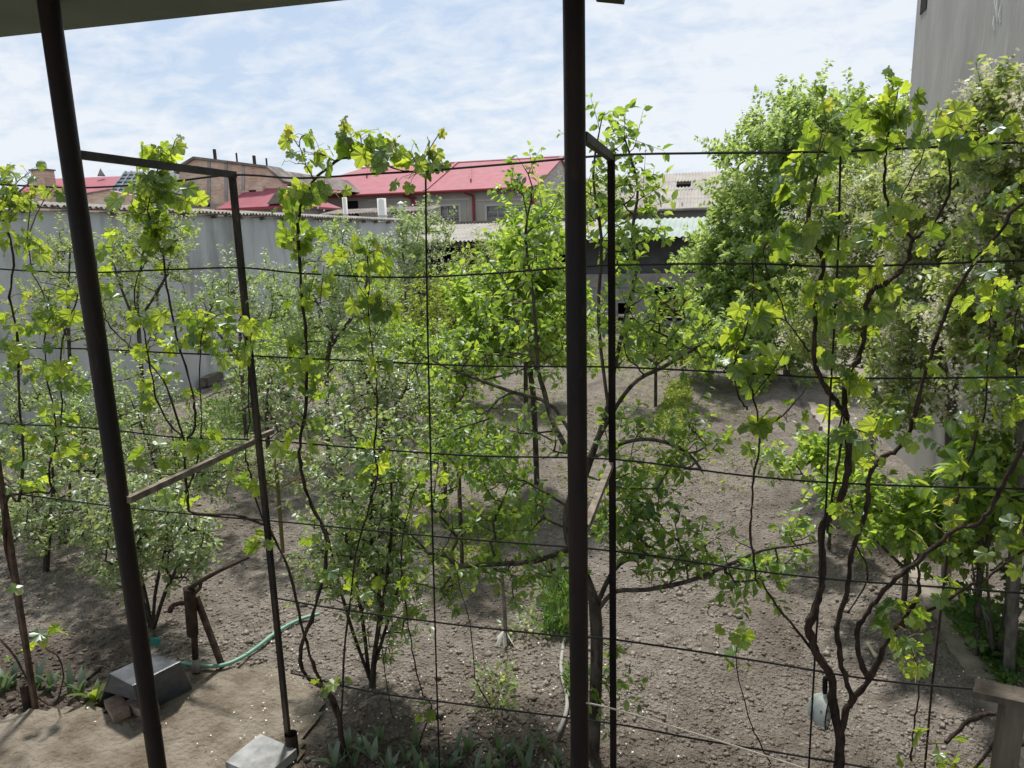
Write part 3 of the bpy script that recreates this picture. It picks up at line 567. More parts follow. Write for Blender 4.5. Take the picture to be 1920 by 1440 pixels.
# ------------------------------------------------------------------ houses on the left skyline
# big brick gable
BY = 36.0; bg_ = empty('brick_gable_house', (at(440, 390, BY).x, BY, 0), label='unfinished house with a broad bare brick gable and steel rods on top', cat='house'); S = Vector(bg_.location)
P_ = lambda x, y, Y=BY: at(x, y, Y)-S
poly = [P_(336, 470), P_(336, 322), P_(345, 310), P_(366, 299), P_(500, 316), P_(533, 344), P_(538, 470)]
MB().prism(poly, (0, 0.3, 0)).build('gable_wall', M['brickx'], bg_)
rp = [P_(330, 325), P_(344, 310), P_(366, 297), P_(501, 314), P_(535, 343)]
for a, b_ in zip(rp[:-1], rp[1:]): MB().bar(a+Vector((0, .6, .03)), b_+Vector((0, .6, .03)), 1.5, 0.14).build('roof_edge', M['slatedark'], bg_)
MB().prism([p+Vector((0, .32, -.05)) for p in rp], (0, 9, 0)).build('roof', M['slatedark'], bg_)
for xq, y0_, y1_ in ((401, 279, 303), (442, 286, 308), (475, 291, 313), (498, 296, 316)):
    a, b_ = P_(xq, y1_), P_(xq, y0_); wq = 0.13 if xq in (401, 475) else 0.07
    MB().bar(Vector((a.x, .15, a.z)), Vector((a.x, .15, b_.z)), wq, wq).build('steel_rod', M['post'], bg_)
for xq, yt in ((392, 303), (424, 307), (456, 311)):
    a, b_ = P_(xq, 470), P_(xq, yt); MB().bar(Vector((a.x, -.012, a.z)), Vector((b_.x, -.012, b_.z)), 0.05, 0.2, (1, 0, 0)).build('concrete_column', M['lintel'], bg_)
MB().bar(P_(338, 381)+Vector((0, -.012, 0)), P_(440, 388)+Vector((0, -.012, 0)), 0.05, 0.18).build('concrete_band', M['lintel'], bg_)
for i in range(6):           # stepped brick toothing
    x0 = 412+i*12; y0_ = 386-i*7; a, b_ = P_(x0, y0_), P_(x0+26, y0_)
    MB().box((a.x, -.3, a.z-.9), (b_.x, -.02, a.z)).build('brick_step', M['brickx'], bg_)
# red roofs and the blue grey tiled roof
def roof_block(name, label, front, ridge, Yf, Yr, wallm, roofm, wall_y=470, trim=None):
    """front: two eaves pixels at depth Yf; ridge: two ridge pixels at depth Yr"""
    e0_, e1_ = at(*front[0], Yf), at(*front[1], Yf); r0_, r1_ = at(*ridge[0], Yr), at(*ridge[1], Yr)
    o = empty(name, ((e0_.x+e1_.x)/2, Yf, 0), label=label, cat='house'); S = Vector(o.location)
    MB().prism([e0_-S, e1_-S, r1_-S, r0_-S], (0, 0, -.1)).build('roof_slope', roofm, o)
    d2 = Vector((0, 2*(Yr-Yf), 0))
    MB().prism([e1_-S+Vector((.004, 0, 0)), e1_-S+d2, r1_-S+Vector((.004, 0, 0))], (0, 0, -.1)).build('roof_hip', roofm, o)
    MB().prism([e0_-S-Vector((.004, 0, 0)), r0_-S-Vector((.004, 0, 0)), e0_-S+d2], (0, 0, -.1)).build('roof_hip', roofm, o)
    z = min(e0_.z, e1_.z)-.1; MB().box((e0_.x-S.x+.3, .5, -.1), (e1_.x-S.x-.3, 2*(Yr-Yf)-.2, z)).build('wall', wallm, o)
    MB().bar(e0_-S+Vector((0, -.03, -.06)), e1_-S+Vector((0, -.03, -.06)), .1, .14).build('fascia', trim or M['redtrim'], o)
    return o
rb = roof_block('red_porch_roof_house', 'small red roofed building with a dark gable beside the brick steps', ((404, 392), (556, 385)), ((481, 346), (524, 345)), 34.0, 36.5, M['lintel'], M['redroof'])
S = Vector(rb.location); MB().prism([at(500, 383, 33.97)-S, at(524, 350, 33.97)-S, at(541, 380, 33.97)-S], (0, .3, 0)).build('dormer_gable', M['slatedark'], rb)
roof_block('red_roof_cottage', 'distant cottage with a low red roof at the left skyline', ((10, 372), (232, 360)), ((70, 336), (238, 330)), 40.0, 45.0, M['lintel'], M['redroof'])
tb = roof_block('tiled_roof_house', 'small house with a blue grey metal tile roof left of the brick gable', ((204, 363), (318, 362)), ((236, 322), (320, 320)), 33.5, 36.5, M['facade'], M['darktile'], trim=M['darktile'])
S = Vector(tb.location)
for i in range(9):
    t = i/8; a = at(204+114*t, 363, 33.5).lerp(at(236+84*t, 322, 36.5), 0.0)-S; b_ = at(236+84*t, 322, 36.5)-S; MB().bar(a+Vector((0, 0, .03)), b_+Vector((0, 0, .03)), .09, .07).build('tile_rib', M['darktile'], tb)
for j in range(1, 6):
    t = j/6; a = at(204, 363, 33.5).lerp(at(236, 322, 36.5), t)-S; b_ = at(318, 362, 33.5).lerp(at(320, 320, 36.5), t)-S; MB().bar(a+Vector((0, -.02, .02)), b_+Vector((0, -.02, .02)), .1, .05).build('tile_course', M['darktile'], tb)
S = at(220, 360, 32.5); S.z = 0
bw = empty('tan_brick_wall', tuple(S), label='tan brick wall in front of the tiled roof house', cat='wall')
MB().prism([at(158, 470, 32.5)-S, at(158, 366, 32.5)-S, at(205, 357, 32.5)-S, at(280, 372, 32.5)-S, at(280, 470, 32.5)-S], (0, .3, 0)).build('brickwork', M['brickx'], bw)
MB().bar(at(157, 366, 32.5)-S+Vector((0, .15, .04)), at(205, 357, 32.5)-S+Vector((0, .15, .04)), .4, .08).build('coping', M['slatedark'], bw)
p = at(86, 360, 38.5); q = at(86, 320, 38.5); ck = empty('brick_chimney', (p.x, 38.5, 0), label='square brick chimney block with a white capped vent', cat='chimney')
MB().box((-.55, -.4, 0), (.5, .4, q.z)).build('stack', M['brickx'], ck); zt = at(84, 303, 38.5).z
MB().box((-.62, -.47, q.z), (.57, .47, q.z+.09)).build('capping', M['slatedark'], ck)
MB().box((-.22, -.2, q.z+.09), (.2, .2, zt-.1)).build('vent', M['white'], ck); MB().box((-.24, -.22, zt-.32), (.22, -.2, zt-.14)).build('louvre', M['darktile'], ck)
MB().lathe([(.36, zt-.1), (.3, zt), (.01, zt+.14)], n=4).build('vent_cap', M['darktile'], ck)
p = at(190, 330, 44); q = at(190, 321, 44); MB().lathe([(.35, 0), (.3, .08), (.01, q.z-p.z+.2)], c=(0, 0, 0), n=4).build('roof_finial', M['slatedark'], label='tiny pointed roof finial above the distant red roof', cat='finial').location = p

# ------------------------------------------------------------------ overhang and trellis
pA = at(0, 70, 3.15); 
d = ray(650, 0); pB = Vector(d*((pA.z-H)/d[2])+EYE)
dirx = (pB-pA).normalized()
so = empty('roof_overhang', tuple(pA), label='dark underside of the house roof overhang at the top left', cat='overhang')
q0 = pA-dirx*4-pA; q1 = pB+dirx*3.2-pA
MB().prism([q0, q1, q1+Vector((0, -5.5, 0)), q0+Vector((0, -5.5, 0))], (0, 0, 0.14)).build('slab', M['soffit'], so)
a, b_ = at(1118, -6, 2.75), at(1170, -1, 2.75); MB().bar(a-pA, b_-pA, 0.05, 0.02).build('bracket', M['pole'], so)
def trellis(label, pole_px, pole_Y, post_top, post_bot, post_m, w_, beam, brace, socket=None, pr=0.043):
    """pole_px two pixels of the pole, post from top to bottom pixel, beam/brace z read at the post"""
    p0, p1 = at(*pole_px[0], pole_Y), at(*pole_px[1], pole_Y); d = (p0-p1).normalized(); base = p1+d*((-0.1-p1.z)/d.z); top = p1+d*((pA.z+0.02-p1.z)/d.z)
    o = empty('vine_trellis', (base.x, base.y, 0), label=label, cat='trellis'); S = Vector(o.location)
    pl = MB().tube([base-S, p1-S, p0-S, top-S], pr, 20, False).build('pole', M['pole'], o, True)
    a, b = at(*post_top, YT), at(*post_bot, YT); dd = (b-a).normalized(); bb = a+dd*((-0.1-a.z)/dd.z)
    MB().bar(a-S, bb-S, w_, w_, (0, 1, 0)).build('post', post_m, o)
    bt = at(*beam[1], YT)-S; ft = at(*beam[0], pole_Y+pr*.6)-S
    MB().bar(ft, bt, 0.032, 0.038).build('beam', M['beam'], o)
    br = at(*brace[1], YT+brace[2])-S; fr_ = at(*brace[0], pole_Y)-S
    MB().bar(fr_, br, 0.032, 0.034).build('brace', M['brace'], o)
    zj = base.z+0.1; 
    for q in (1.13,):
        c = base+d*(q/d.z); MB().tube([c-S, c+d*0.012-S], pr+0.002, 20, False).build('weld_ring', M['pole'], o)
    if socket:
        s_ = bb-S; MB().tube([(s_.x+.04, s_.y-.02, -.05), (s_.x+.04, s_.y-.02, .17)], 0.045, 12, False).build('socket', M['rust'], o)
    return o
trellis('left trellis frame with a leaning brown pipe pole and rusty inner post', ((93, 20), (293, 1420)), 2.775, (435, 328), (543, 1410), M['post'], 0.033,
        ((140, 289), (440, 328)), ((240, 938), (482, 825), 0.0), True, 0.0445)
trellis('middle trellis frame with an upright brown pipe pole and black inner post', ((1076, 20), (1087, 1420)), 2.95, (1146, 292), (1150, 1430), M['blackpost'], 0.037,
        ((1094, 256), (1146, 295)), ((1098, 990), (1146, 870), 0.0), False, 0.0435)
# stub of the left brace sticking past the post
a, b_ = at(478, 822, YT+0.035), at(511, 809, YT+0.20)
MB().bar(a, b_, 0.032, 0.03).build('brace_stub', M['brace'], label='short bar stub sticking out past the rusty inner post', cat='bar')
# rusty leaning post at the far left with a white insulator and a pipe stub
pb = gnd(66, 1328); pt = at(-6, 860, pb.y+0.05)
rp_ = empty('rusty_post', (pb.x, pb.y, 0), label='thin leaning rusty post at the far left with a white insulator', cat='post'); S = Vector(rp_.location)
MB().bar(pb-S-Vector((0, 0, .1)), pt-S, 0.034, 0.034, (0, 1, 0)).build('shaft', M['rustpost'], rp_)
c = at(44, 1103, pb.y)-S; MB().box((c.x-.018, c.y-.055, c.z-.03), (c.x+.016, c.y-.025, c.z+.026)).build('insulator', M['white'], rp_)
MB().box((c.x-.022, c.y-.06, c.z+.026), (c.x+.03, c.y-.02, c.z+.036)).build('insulator_cap', M['white'], rp_)
MB().tube([(-.07, .0, -.05), (-.07, 0, .2)], 0.035, 10).build('pipe_stub', M['rust'], rp_)
# wires
def wire(pts, label, r=0.0058, Y=YT, m=None, cat='wire', name='trellis_wire', group='trellis wires', sm=6):
    w3 = [at(x, y, Y+(o[0] if o else 0)) for x, y, *o in pts]; ps = []
    for i in range(len(w3)-1):           # Catmull-Rom for a gentle sag
        p0, p1, p2, p3 = w3[max(i-1, 0)], w3[i], w3[i+1], w3[min(i+2, len(w3)-1)]
        for k in range(sm):
            t = k/sm; ps.append(0.5*((2*p1)+(p2-p0)*t+(2*p0-5*p1+4*p2-p3)*t*t+(3*p1-p0-3*p2+p3)*t**3))
    ps.append(w3[-1]); c = ps[len(ps)//2].copy()
    return MB().tube([p-c for p in ps], r, 5).build(name, m or M['wire'], label=label, cat=cat, group=group).__setattr__('location', c)
wire([(-60, 345), (0, 346), (150, 352), (300, 343), (437, 328), (560, 334), (700, 326), (800, 320), (960, 307), (1146, 291), (1330, 287), (1560, 284), (1760, 275), (1980, 263)], 'topmost horizontal wire of the vine trellis', 0.0062)
wire([(-60, 500), (60, 508), (170, 511), (330, 505), (455, 502), (560, 512), (740, 520), (900, 514), (1060, 502), (1148, 497), (1400, 494), (1560, 500), (1730, 495), (1980, 486)], 'second wire from the top of the vine trellis')
wire([(-60, 650), (0, 652), (160, 654), (330, 662), (468, 667), (640, 675), (900, 686), (1148, 688), (1400, 700), (1600, 709), (1980, 706)], 'third wire from the top of the vine trellis')
wire([(-60, 790), (0, 794), (180, 803), (330, 820), (485, 825), (700, 842), (900, 855), (1148, 861), (1400, 892), (1620, 908), (1980, 918)], 'fourth wire from the top of the vine trellis')
wire([(-60, 918), (20, 925), (220, 950), (400, 968), (503, 976), (700, 995), (900, 1013), (1149, 1033), (1400, 1068), (1560, 1086), (1750, 1100), (1980, 1117)], 'fifth wire from the top of the vine trellis')
wire([(520, 1122), (640, 1143), (860, 1172), (1060, 1193), (1150, 1199), (1400, 1236), (1620, 1272), (1800, 1290), (1925, 1299)], 'sixth wire from the top of the vine trellis', 0.0062)
wire([(545, 1262), (700, 1298), (900, 1325), (1150, 1357), (1300, 1385), (1500, 1418), (1760, 1462)], 'lowest thick wire of the vine trellis near the ground', 0.0062)
wire([(798, 316), (800, 520), (806, 800), (815, 1150), (824, 1445), (826, 1500)], 'vertical wire hanging left of the middle pole')
wire([(1576, 290), (1570, 500), (1556, 760), (1548, 960), (1530, 1200), (1516, 1450), (1514, 1500)], 'vertical wire hanging in front of the large right vine')
wire([(1100, 1318, -1.0), (1160, 1332, -.85), (1280, 1368, -.6), (1420, 1412, -.4), (1560, 1458, -.2)], 'white cord tied to the middle pole and running down right', 0.004, m=M['cord'], cat='cord', name='white_cord', group=None)
wire([(0, 1178, .6), (120, 1181, .6), (250, 1183, .6), (330, 1203, .6), (500, 1232, .6), (640, 1262, .6)], 'hair thin line strung low behind the left pole', 0.0016, m=M['wire'], cat='line', name='thin_line', group=None)
for i, xq in enumerate((285, 291, 297)):
    p = at(xq, 1200, YT+.6); o = empty('clothes_peg', tuple(p), 0.3*i, label=('leftmost','middle','rightmost')[i]+' of the three green clothes pegs on the thin line', cat='clothes peg', group='green clothes pegs')
    MB().bar((-.006, 0, .02), (-.008, 0, -.055), .009, .012).build('jaw', M['peg'], o); MB().bar((.006, 0, .02), (.01, 0, -.055), .009, .012).build('jaw', M['peg'], o)
# timber post with a board at the lower right, close to the viewer
p = gnd(1905, 1560); tp = at(1900, 1305, 2.9); wo_ = empty('wooden_post', (tp.x, tp.y, 0), label='weathered wooden post topped by a flat board at the lower right corner', cat='post')
MB().bar((0, 0, -.1), (0, 0, tp.z), 0.07, 0.07).build('shaft', M['wood'], wo_)
a, b_ = at(1828, 1290, 2.95)-wo_.location, at(1960, 1318, 2.85)-wo_.location; MB().bar(a, b_, 0.11, 0.028).build('board', M['wood'], wo_)

# ------------------------------------------------------------------ small objects on the ground
# hand pump
pb = gnd(367, 1264); PY_ = pb.y
pu = empty('hand_pump', (pb.x, pb.y, 0), label='rusty cast iron hand pump with a raised lever and a slanting prop', cat='pump'); S = Vector(pu.location)
q = lambda x, y, dy=0.0: at(x, y, PY_+dy)-S
MB().tube([q(368, 1268), q(364, 1185)], 0.026, 10).build('riser_pipe', M['rust'], pu, True)
MB().tube([q(368.5, 1258), q(367, 1235)], 0.034, 10).build('pipe_collar', M['greyhose'], pu, True)
MB().tube([q(362, 1192), q(361.5, 1190), q(355, 1106), q(355, 1103)], [0.03, 0.047, 0.047, 0.052], 14).build('cylinder', M['rust'], pu, True)
MB().tube([q(351, 1131), q(338, 1131, -.02), q(326, 1134, -.05), q(320, 1140, -.06), q(319, 1147, -.06)], [.02, .02, .02, .021, .023], 8).build('spout', M['rust'], pu, True)
MB().tube([q(354, 1104), q(378, 1088), q(412, 1070), q(466, 1045)], [.018, .022, .015, .013], 8).build('lever', M['rust'], pu, True)
MB().tube([q(377, 1088), q(375, 1103), q(361, 1117)], [.016, .014, .016], 6).build('fork', M['rust'], pu, True)
ft = gnd(419, 1252)-S; MB().bar(ft+Vector((0, 0, -.03)), q(367, 1118, .05), 0.05, 0.03).build('prop', M['rustpost'], pu)
MB().lathe([(.012, 0), (.02, .02), (.012, .045)], c=tuple(q(361, 1240)), n=8).build('tap', M['white'], pu)
# tapered steel cover with an open end, propped on bricks
hb = 0.36
A, B, C = gnd(186, 1318), gnd(268, 1341), gnd(362, 1293); D = A+C-B
a, b_, c, d = gnd(205, 1263, hb), gnd(249, 1286, hb), gnd(338, 1241, hb), gnd(286, 1225, hb)
bx = empty('steel_cover', tuple((A+C)/2), label='tapered dark slate blue steel cover standing by the pump with an open end', cat='cover'); S = Vector(bx.location)
def panel(ps, nm, th=0.012, inset=None):
    n = (ps[1]-ps[0]).cross(ps[2]-ps[0]).normalized(); MB().prism([p-S for p in ps], -n*th).build(nm, M['darkbox'], bx)
panel([a, b_, c, d], 'top_plate'); panel([B, C, c, b_], 'side_plate'); panel([D, A, a, d], 'side_plate'); panel([C, D, d, c], 'end_plate')
lt_, rt_ = A.lerp(a, .42), B.lerp(b_, .5); panel([lt_, rt_, b_, a], 'end_flap')
mid = (A+B)/2+Vector((.1, .22, 0)); MB().tube([mid-S+Vector((-.12, 0, .06)), mid-S+Vector((.15, .1, .07))], [.06, .06], 8).build('motor', M['black'], bx)
for i, (x, y, rz, lab) in enumerate(((222, 1339, -0.55, 'half buried brown brick lying in front of the steel cover'), (268, 1336, -0.2, 'brick tucked under the corner of the steel cover'))):
    p = gnd(x, y); o = MB().box((-.125, -.06, -.01), (.125, .06, .062)).build('brick', M['brick1'], label=lab, cat='brick'); o.location = p+Vector((0, 0, .03)); o.rotation_euler = (0.05, 0.04, rz)
# hose
def ground_tube(px, r, nm, m, lab, cat, z=None, n=10):
    w3 = [gnd(x, y) for x, y in px]; ps = []
    for i in range(len(w3)-1):
        p0, p1, p2, p3 = w3[max(i-1, 0)], w3[i], w3[i+1], w3[min(i+2, len(w3)-1)]
        for k in range(5):
            t = k/5; ps.append(0.5*((2*p1)+(p2-p0)*t+(2*p0-5*p1+4*p2-p3)*t*t+(3*p1-p0-3*p2+p3)*t**3))
    ps.append(w3[-1]); c0 = ps[0].copy()
    for p in ps: p.z = r+0.035
    MB().tube([p-c0 for p in ps], r, n).build(nm, m, None, True, label=lab, cat=cat).location = c0
ground_tube([(338, 1252), (372, 1258), (415, 1258), (450, 1245), (482, 1224), (512, 1200), (540, 1182), (570, 1168), (600, 1160)], 0.017, 'garden_hose', M['hose'], 'pale green garden hose curving away from the steel cover', 'hose')
ground_tube([(1058, 1208), (1052, 1262), (1063, 1318), (1060, 1352), (1046, 1386)], 0.016, 'grey_pipe', M['greyhose'], 'bent grey plastic pipe on the soil left of the middle pole', 'pipe')
ground_tube([(165, 1284), (190, 1264)], 0.02, 'metal_rod', M['post'], 'short metal rod on the soil left of the steel cover', 'rod')
ground_tube([(1627, 1216), (1641, 1241)], 0.016, 'pale_stick', M['woodlight'], 'short pale wooden stick on the soil behind the right vine', 'stick')
# concrete paving slab at the bottom
p0, p1, p3 = gnd(490, 1396), gnd(558, 1425), gnd(425, 1449); p2 = p1+p3-p0
MB().prism([p-p0+Vector((0, 0, .02)) for p in (p0, p3, p2, p1)], (0, 0, .07)).build('concrete_slab', M['concrete'], label='pale grey concrete slab on the path at the bottom', cat='slab').location = p0
# thin stake with a plastic wrap
sb = gnd(949, 1207); st = empty('garden_stake', tuple(sb), label='thin wooden stake with white plastic tied at its foot', cat='stake'); S = Vector(sb)
MB().tube([Vector((0, 0, -.05)), at(946, 1140, sb.y)-S, at(941, 1075, sb.y)-S], [.02, .018, .016], 7).build('shaft', M['brace'], st)
b = MB()
for k in range(7):
    an = k*.9; b.add([(0, 0, .14), (.05*math.cos(an), .05*math.sin(an), .1), (.12*math.cos(an+.3), .12*math.sin(an+.3), .01), (.08*math.cos(an+.6), .08*math.sin(an+.6), .02)], [(0, 1, 2, 3)])
b.build('plastic_wrap', M['white'], st)
# enamel pan hung on the vine
pc = at(1541, 1330, YT+.07); pn = empty('enamel_pan', tuple(pc), -0.35, label='chipped white enamel pan hanging by its handle on the right vine', cat='pan')
b = MB(); n = 24; prof = [(0.001, -.075), (.03, -.073), (.058, -.062), (.078, -.042), (.09, -.01), (.094, .03), (.101, .035), (.101, .04), (.092, .038), (.086, -.008), (.07, -.04), (.04, -.058), (.001, -.063)]
b.v = [(x, r*math.cos(2*math.pi*k/n), r*math.sin(2*math.pi*k/n)) for r, x in prof for k in range(n)]
b.f = [(i*n+k, i*n+(k+1) % n, (i+1)*n+(k+1) % n, (i+1)*n+k) for i in range(len(prof)-1) for k in range(n)]
b.build('bowl', M['enamel'], pn, True)
b = MB(); b.tube([(.0385, .1*math.cos(2*math.pi*k/24), .1*math.sin(2*math.pi*k/24)) for k in range(25)], .004, 5, False); b.build('rim', M['black'], pn, True)
MB().tube([(.015, 0, .088), (.01, 0, .11)], [.014, .013], 8).build('handle_socket', M['enamel'], pn, True)
MB().tube([(.01, 0, .108), (.008, 0, .15), (.006, 0, .2), (.006, 0, .215)], [.013, .015, .014, .008], 8).build('handle', M['black'], pn, True)

# ------------------------------------------------------------------ plants
OVAL = (np.array([(0,0,0),(.25,.3,.07),(-.25,.3,.07),(0,.33,-.02),(.23,.65,.04),(-.23,.65,.04),(0,.66,-.03),(0,1,-.14)], float),
        np.array([(0,1,3),(0,3,2),(3,1,4),(3,4,6),(3,6,5),(3,5,2),(6,4,7),(6,7,5)]))
DIAM = (np.array([(0,0,0),(.27,.45,.1),(0,1,-.1),(-.27,.45,.1)], float), np.array([(0,1,2),(0,2,3)]))
NARROW = (np.array([(0,0,0),(.14,.4,.05),(0,1,-.15),(-.14,.4,.05)], float), np.array([(0,1,2),(0,2,3)]))
FLOWER = (np.array([(0,0,0)]+[(math.cos(a)*(.5 if k % 2 else .3), math.sin(a)*(.5 if k % 2 else .3), .12 if k % 2 else .02) for k, a in enumerate(np.arange(10)*math.pi/5)], float),
          np.array([(0, 1+k, 1+(k+1) % 10) for k in range(10)]))
FLOWER4 = (np.array([(-.5,-.4,.05),(.5,-.45,-.05),(.45,.5,.08),(-.5,.45,0)], float), np.array([(0,1,2),(0,2,3)]))
def frames(D, Nn):
    Yd = D/np.linalg.norm(D, axis=1, keepdims=True); Xd = np.cross(Yd, Nn); Xd /= np.linalg.norm(Xd, axis=1, keepdims=True)+1e-9; return Xd, Yd, np.cross(Xd, Yd)
def cloud(name, P, D, Nn, s, tmpl, m, parent=None, org=(0, 0, 0), **k):
    V0, F0 = tmpl; Xd, Yd, Zd = frames(D, Nn); n = len(P)
    V = (V0[None, :, 0, None]*Xd[:, None]+V0[None, :, 1, None]*Yd[:, None]+V0[None, :, 2, None]*Zd[:, None])*s[:, None, None]+(P-np.array(org))[:, None]
    return link(name, np_mesh(name, V.reshape(-1, 3), (F0[None]+len(V0)*np.arange(n)[:, None, None]).reshape(-1, 3), 3, m), parent, **k)
def tmpl_mesh(name, tmpl, m):
    me = bpy.data.meshes.new(name); me.from_pydata([tuple(v) for v in tmpl[0]], [], [tuple(int(i) for i in f) for f in tmpl[1]]); me.materials.append(m); me.update(); return me

def smooth_pts(ps, sm=3):
    out_ = []
    for i in range(len(ps)-1):
        p0, p1, p2, p3 = ps[max(i-1, 0)], ps[i], ps[i+1], ps[min(i+2, len(ps)-1)]
        for k in range(sm):
            t = k/sm; out_.append(0.5*((2*p1)+(p2-p0)*t+(2*p0-5*p1+4*p2-p3)*t*t+(3*p1-p0-3*p2+p3)*t**3))
    return out_+[ps[-1]]

def grow(trunks, targets, g):
    """join crown points to a skeleton of traced limbs: every point links to the nearest, preferably lower, node"""
    N = []; par = []; chains = []
    for tr in trunks:
        tr = smooth_pts([np.array(p) for p in tr], 3); st = -1
        if N:
            A_ = np.array(N); st = int(np.argmin(np.linalg.norm(A_-tr[0], axis=1)))
        ch = [] if st < 0 else [st]
        for p in tr: par.append(ch[-1] if ch else -1); N.append(np.array(p)); ch.append(len(N)-1)
        chains.append(ch)
    A_ = np.array(N); dm = np.array([np.min(np.linalg.norm(A_-t, axis=1)) for t in targets]); tips = []
    buf = np.zeros((len(N)+4*len(targets), 3)); buf[:len(N)] = A_; cnt = len(N)
    base_z = A_[0, 2]
    for i in np.argsort(dm):
        t = targets[i]; dv = buf[:cnt]-t; c_ = np.linalg.norm(dv, axis=1)+0.7*np.maximum(0, dv[:, 2])+(buf[:cnt, 2] < base_z+0.25)*0.6
        j = int(np.argmin(c_)); s = buf[j]; L_ = np.linalg.norm(t-s)
        ctl = s+(t-s)*np.array([.62, .62, .38])+g.standard_normal(3)*L_*.08; ch = [j]
        k = 3 if L_ > .25 else 2
        for q_ in range(1, k+1):
            u = q_/k; p = (1-u)**2*s+2*u*(1-u)*ctl+u*u*t; buf[cnt] = p; par.append(ch[-1]); ch.append(cnt); cnt += 1
        chains.append(ch); tips.append(ch[-1])
    N = buf[:cnt]; load = np.zeros(cnt); 
    for t in tips: load[t] += 1
    load += 0.02
    for i in range(cnt-1, -1, -1):
        if par[i] >= 0: load[par[i]] += load[i]
    return N, par, chains, tips, load

def plant(name, label, cat, trunks, envs, leafmat, leaf, per, twig, g_seed, tmpl=DIAM, bark='bark', rtip=0.0035, rexp=0.42, rmax=0.2, group=None,
          blossom=None, single=0, xmax=None, droop=0.25, upright=0.3, side=5, xmin=None, dens=1.7):
    """trunks: pixel polylines (x, y, depth); envs: crown volumes (x, y, rx, ry, depth, half depth, points)"""
    g = np.random.default_rng(g_seed); tr = [[np.array(at(*p)) for p in t] for t in trunks]
    tr[0][0][2] = min(tr[0][0][2], 0.0)
    per = int(per*dens); leaf *= 1.12; T = []
    for x, y, rx, ry, Y, dY, n in envs:
        k = 0
        while k < n:
            u = g.uniform(-1, 1, 3)
            if u@u > 1: continue
            p = np.array(at(x+rx*u[0], y+ry*u[1], Y+dY*u[2])); k += 1
            if p[2] < 0.06 or (xmax and p[0] > xmax) or (xmin and p[0] < xmin): continue
            T.append(p)
    N, par, chains, tips, load = grow(tr, np.array(T), g); org = tr[0][0].copy(); org[2] = 0
    rad = np.minimum(rtip*load**rexp+0.001, rmax); o = empty(name, tuple(org), label=label, cat=cat, group=group)
    b = MB(); nl = len(trunks)
    for ci, ch in enumerate(chains):
        r = [rad[i] for i in ch]
        if len(ch) > 1: r[0] = min(r[0], r[1]*1.25)
        b.tube([N[i]-org for i in ch], r, side+2 if ci < nl else (side if load[ch[-1]] > 4 else 4), False)
    b.build('trunk' if cat == 'tree' else 'stems', M[bark], o, True)
    P, D, Nn = [], [], []; TW = MB()
    for ch in chains[nl:]:
        e = N[ch[-1]]; dv = e-N[ch[-2]]; dv = dv/(np.linalg.norm(dv)+1e-9); tdir = dv+np.array([0, 0, upright])+g.standard_normal(3)*.55; tdir /= np.linalg.norm(tdir)
        Lt = twig*(0.6+.8*g.random())
        if single or trunks[0][0][2] < 9: TW.tube([e-org, e+tdir*Lt*.9-org], [rtip, rtip*.4], 3, False)
        for k in range(per):
            t = (k+g.random())/per
            base = e+tdir*Lt*t if g.random() < .8 else N[ch[-2]]+(e-N[ch[-2]])*g.random()
            rd = g.standard_normal(3); rd -= tdir*(rd@tdir); rd /= np.linalg.norm(rd)+1e-9
            ld = tdir*.45+rd*.9+np.array([0, 0, -droop]); P.append(base+rd*.15*leaf*g.random()); D.append(ld); Nn.append(np.array([0, .35, 1])+g.standard_normal(3)*.55)
    if TW.v: TW.build('twigs', M[bark], o, kind='stuff')
    P, D, Nn = map(np.array, (P, D, Nn)); s = leaf*(0.55+.75*g.random(len(P)))
    rest = np.ones(len(P), bool)
    if xmax: rest &= P[:, 0] < xmax+.25
    if single:
        rank = np.linalg.norm(P-EYE, axis=1)/s; sel = np.argsort(rank)[:single]; rest[sel] = False
        me = tmpl_mesh('leaf', tmpl, L[leafmat]); Xd, Yd, Zd = frames(D[sel], Nn[sel])
        for i, k in enumerate(sel):
            q_ = link('leaf', me, o); p = P[k]-org; z = s[k]
            q_.matrix_local = Matrix(((Xd[i][0]*z, Yd[i][0]*z, Zd[i][0]*z, p[0]), (Xd[i][1]*z, Yd[i][1]*z, Zd[i][1]*z, p[1]), (Xd[i][2]*z, Yd[i][2]*z, Zd[i][2]*z, p[2]), (0, 0, 0, 1)))
    cloud('crown' if cat == 'tree' else 'foliage', P[rest], D[rest], Nn[rest], s[rest], tmpl, L[leafmat], o, org, kind='stuff')
    if blossom:
        bm_, frac, bs, bt, nb_ = blossom; BP = []
        for ch in chains[nl:]:
            if g.random() > frac: continue
            e = N[ch[-1]]; c0 = e+g.standard_normal(3)*twig*.4
            BP += [c0+g.standard_normal(3)*bs*2.1 for _ in range(nb_)]
        BP = np.array(BP); n = len(BP)
        cloud('blossom', BP, g.standard_normal((n, 3))*.5+np.array([0, -.6, .1]), g.standard_normal((n, 3)), bs*(.6+.6*g.random(n)), bt, L[bm_], o, org, kind='stuff')
    return o

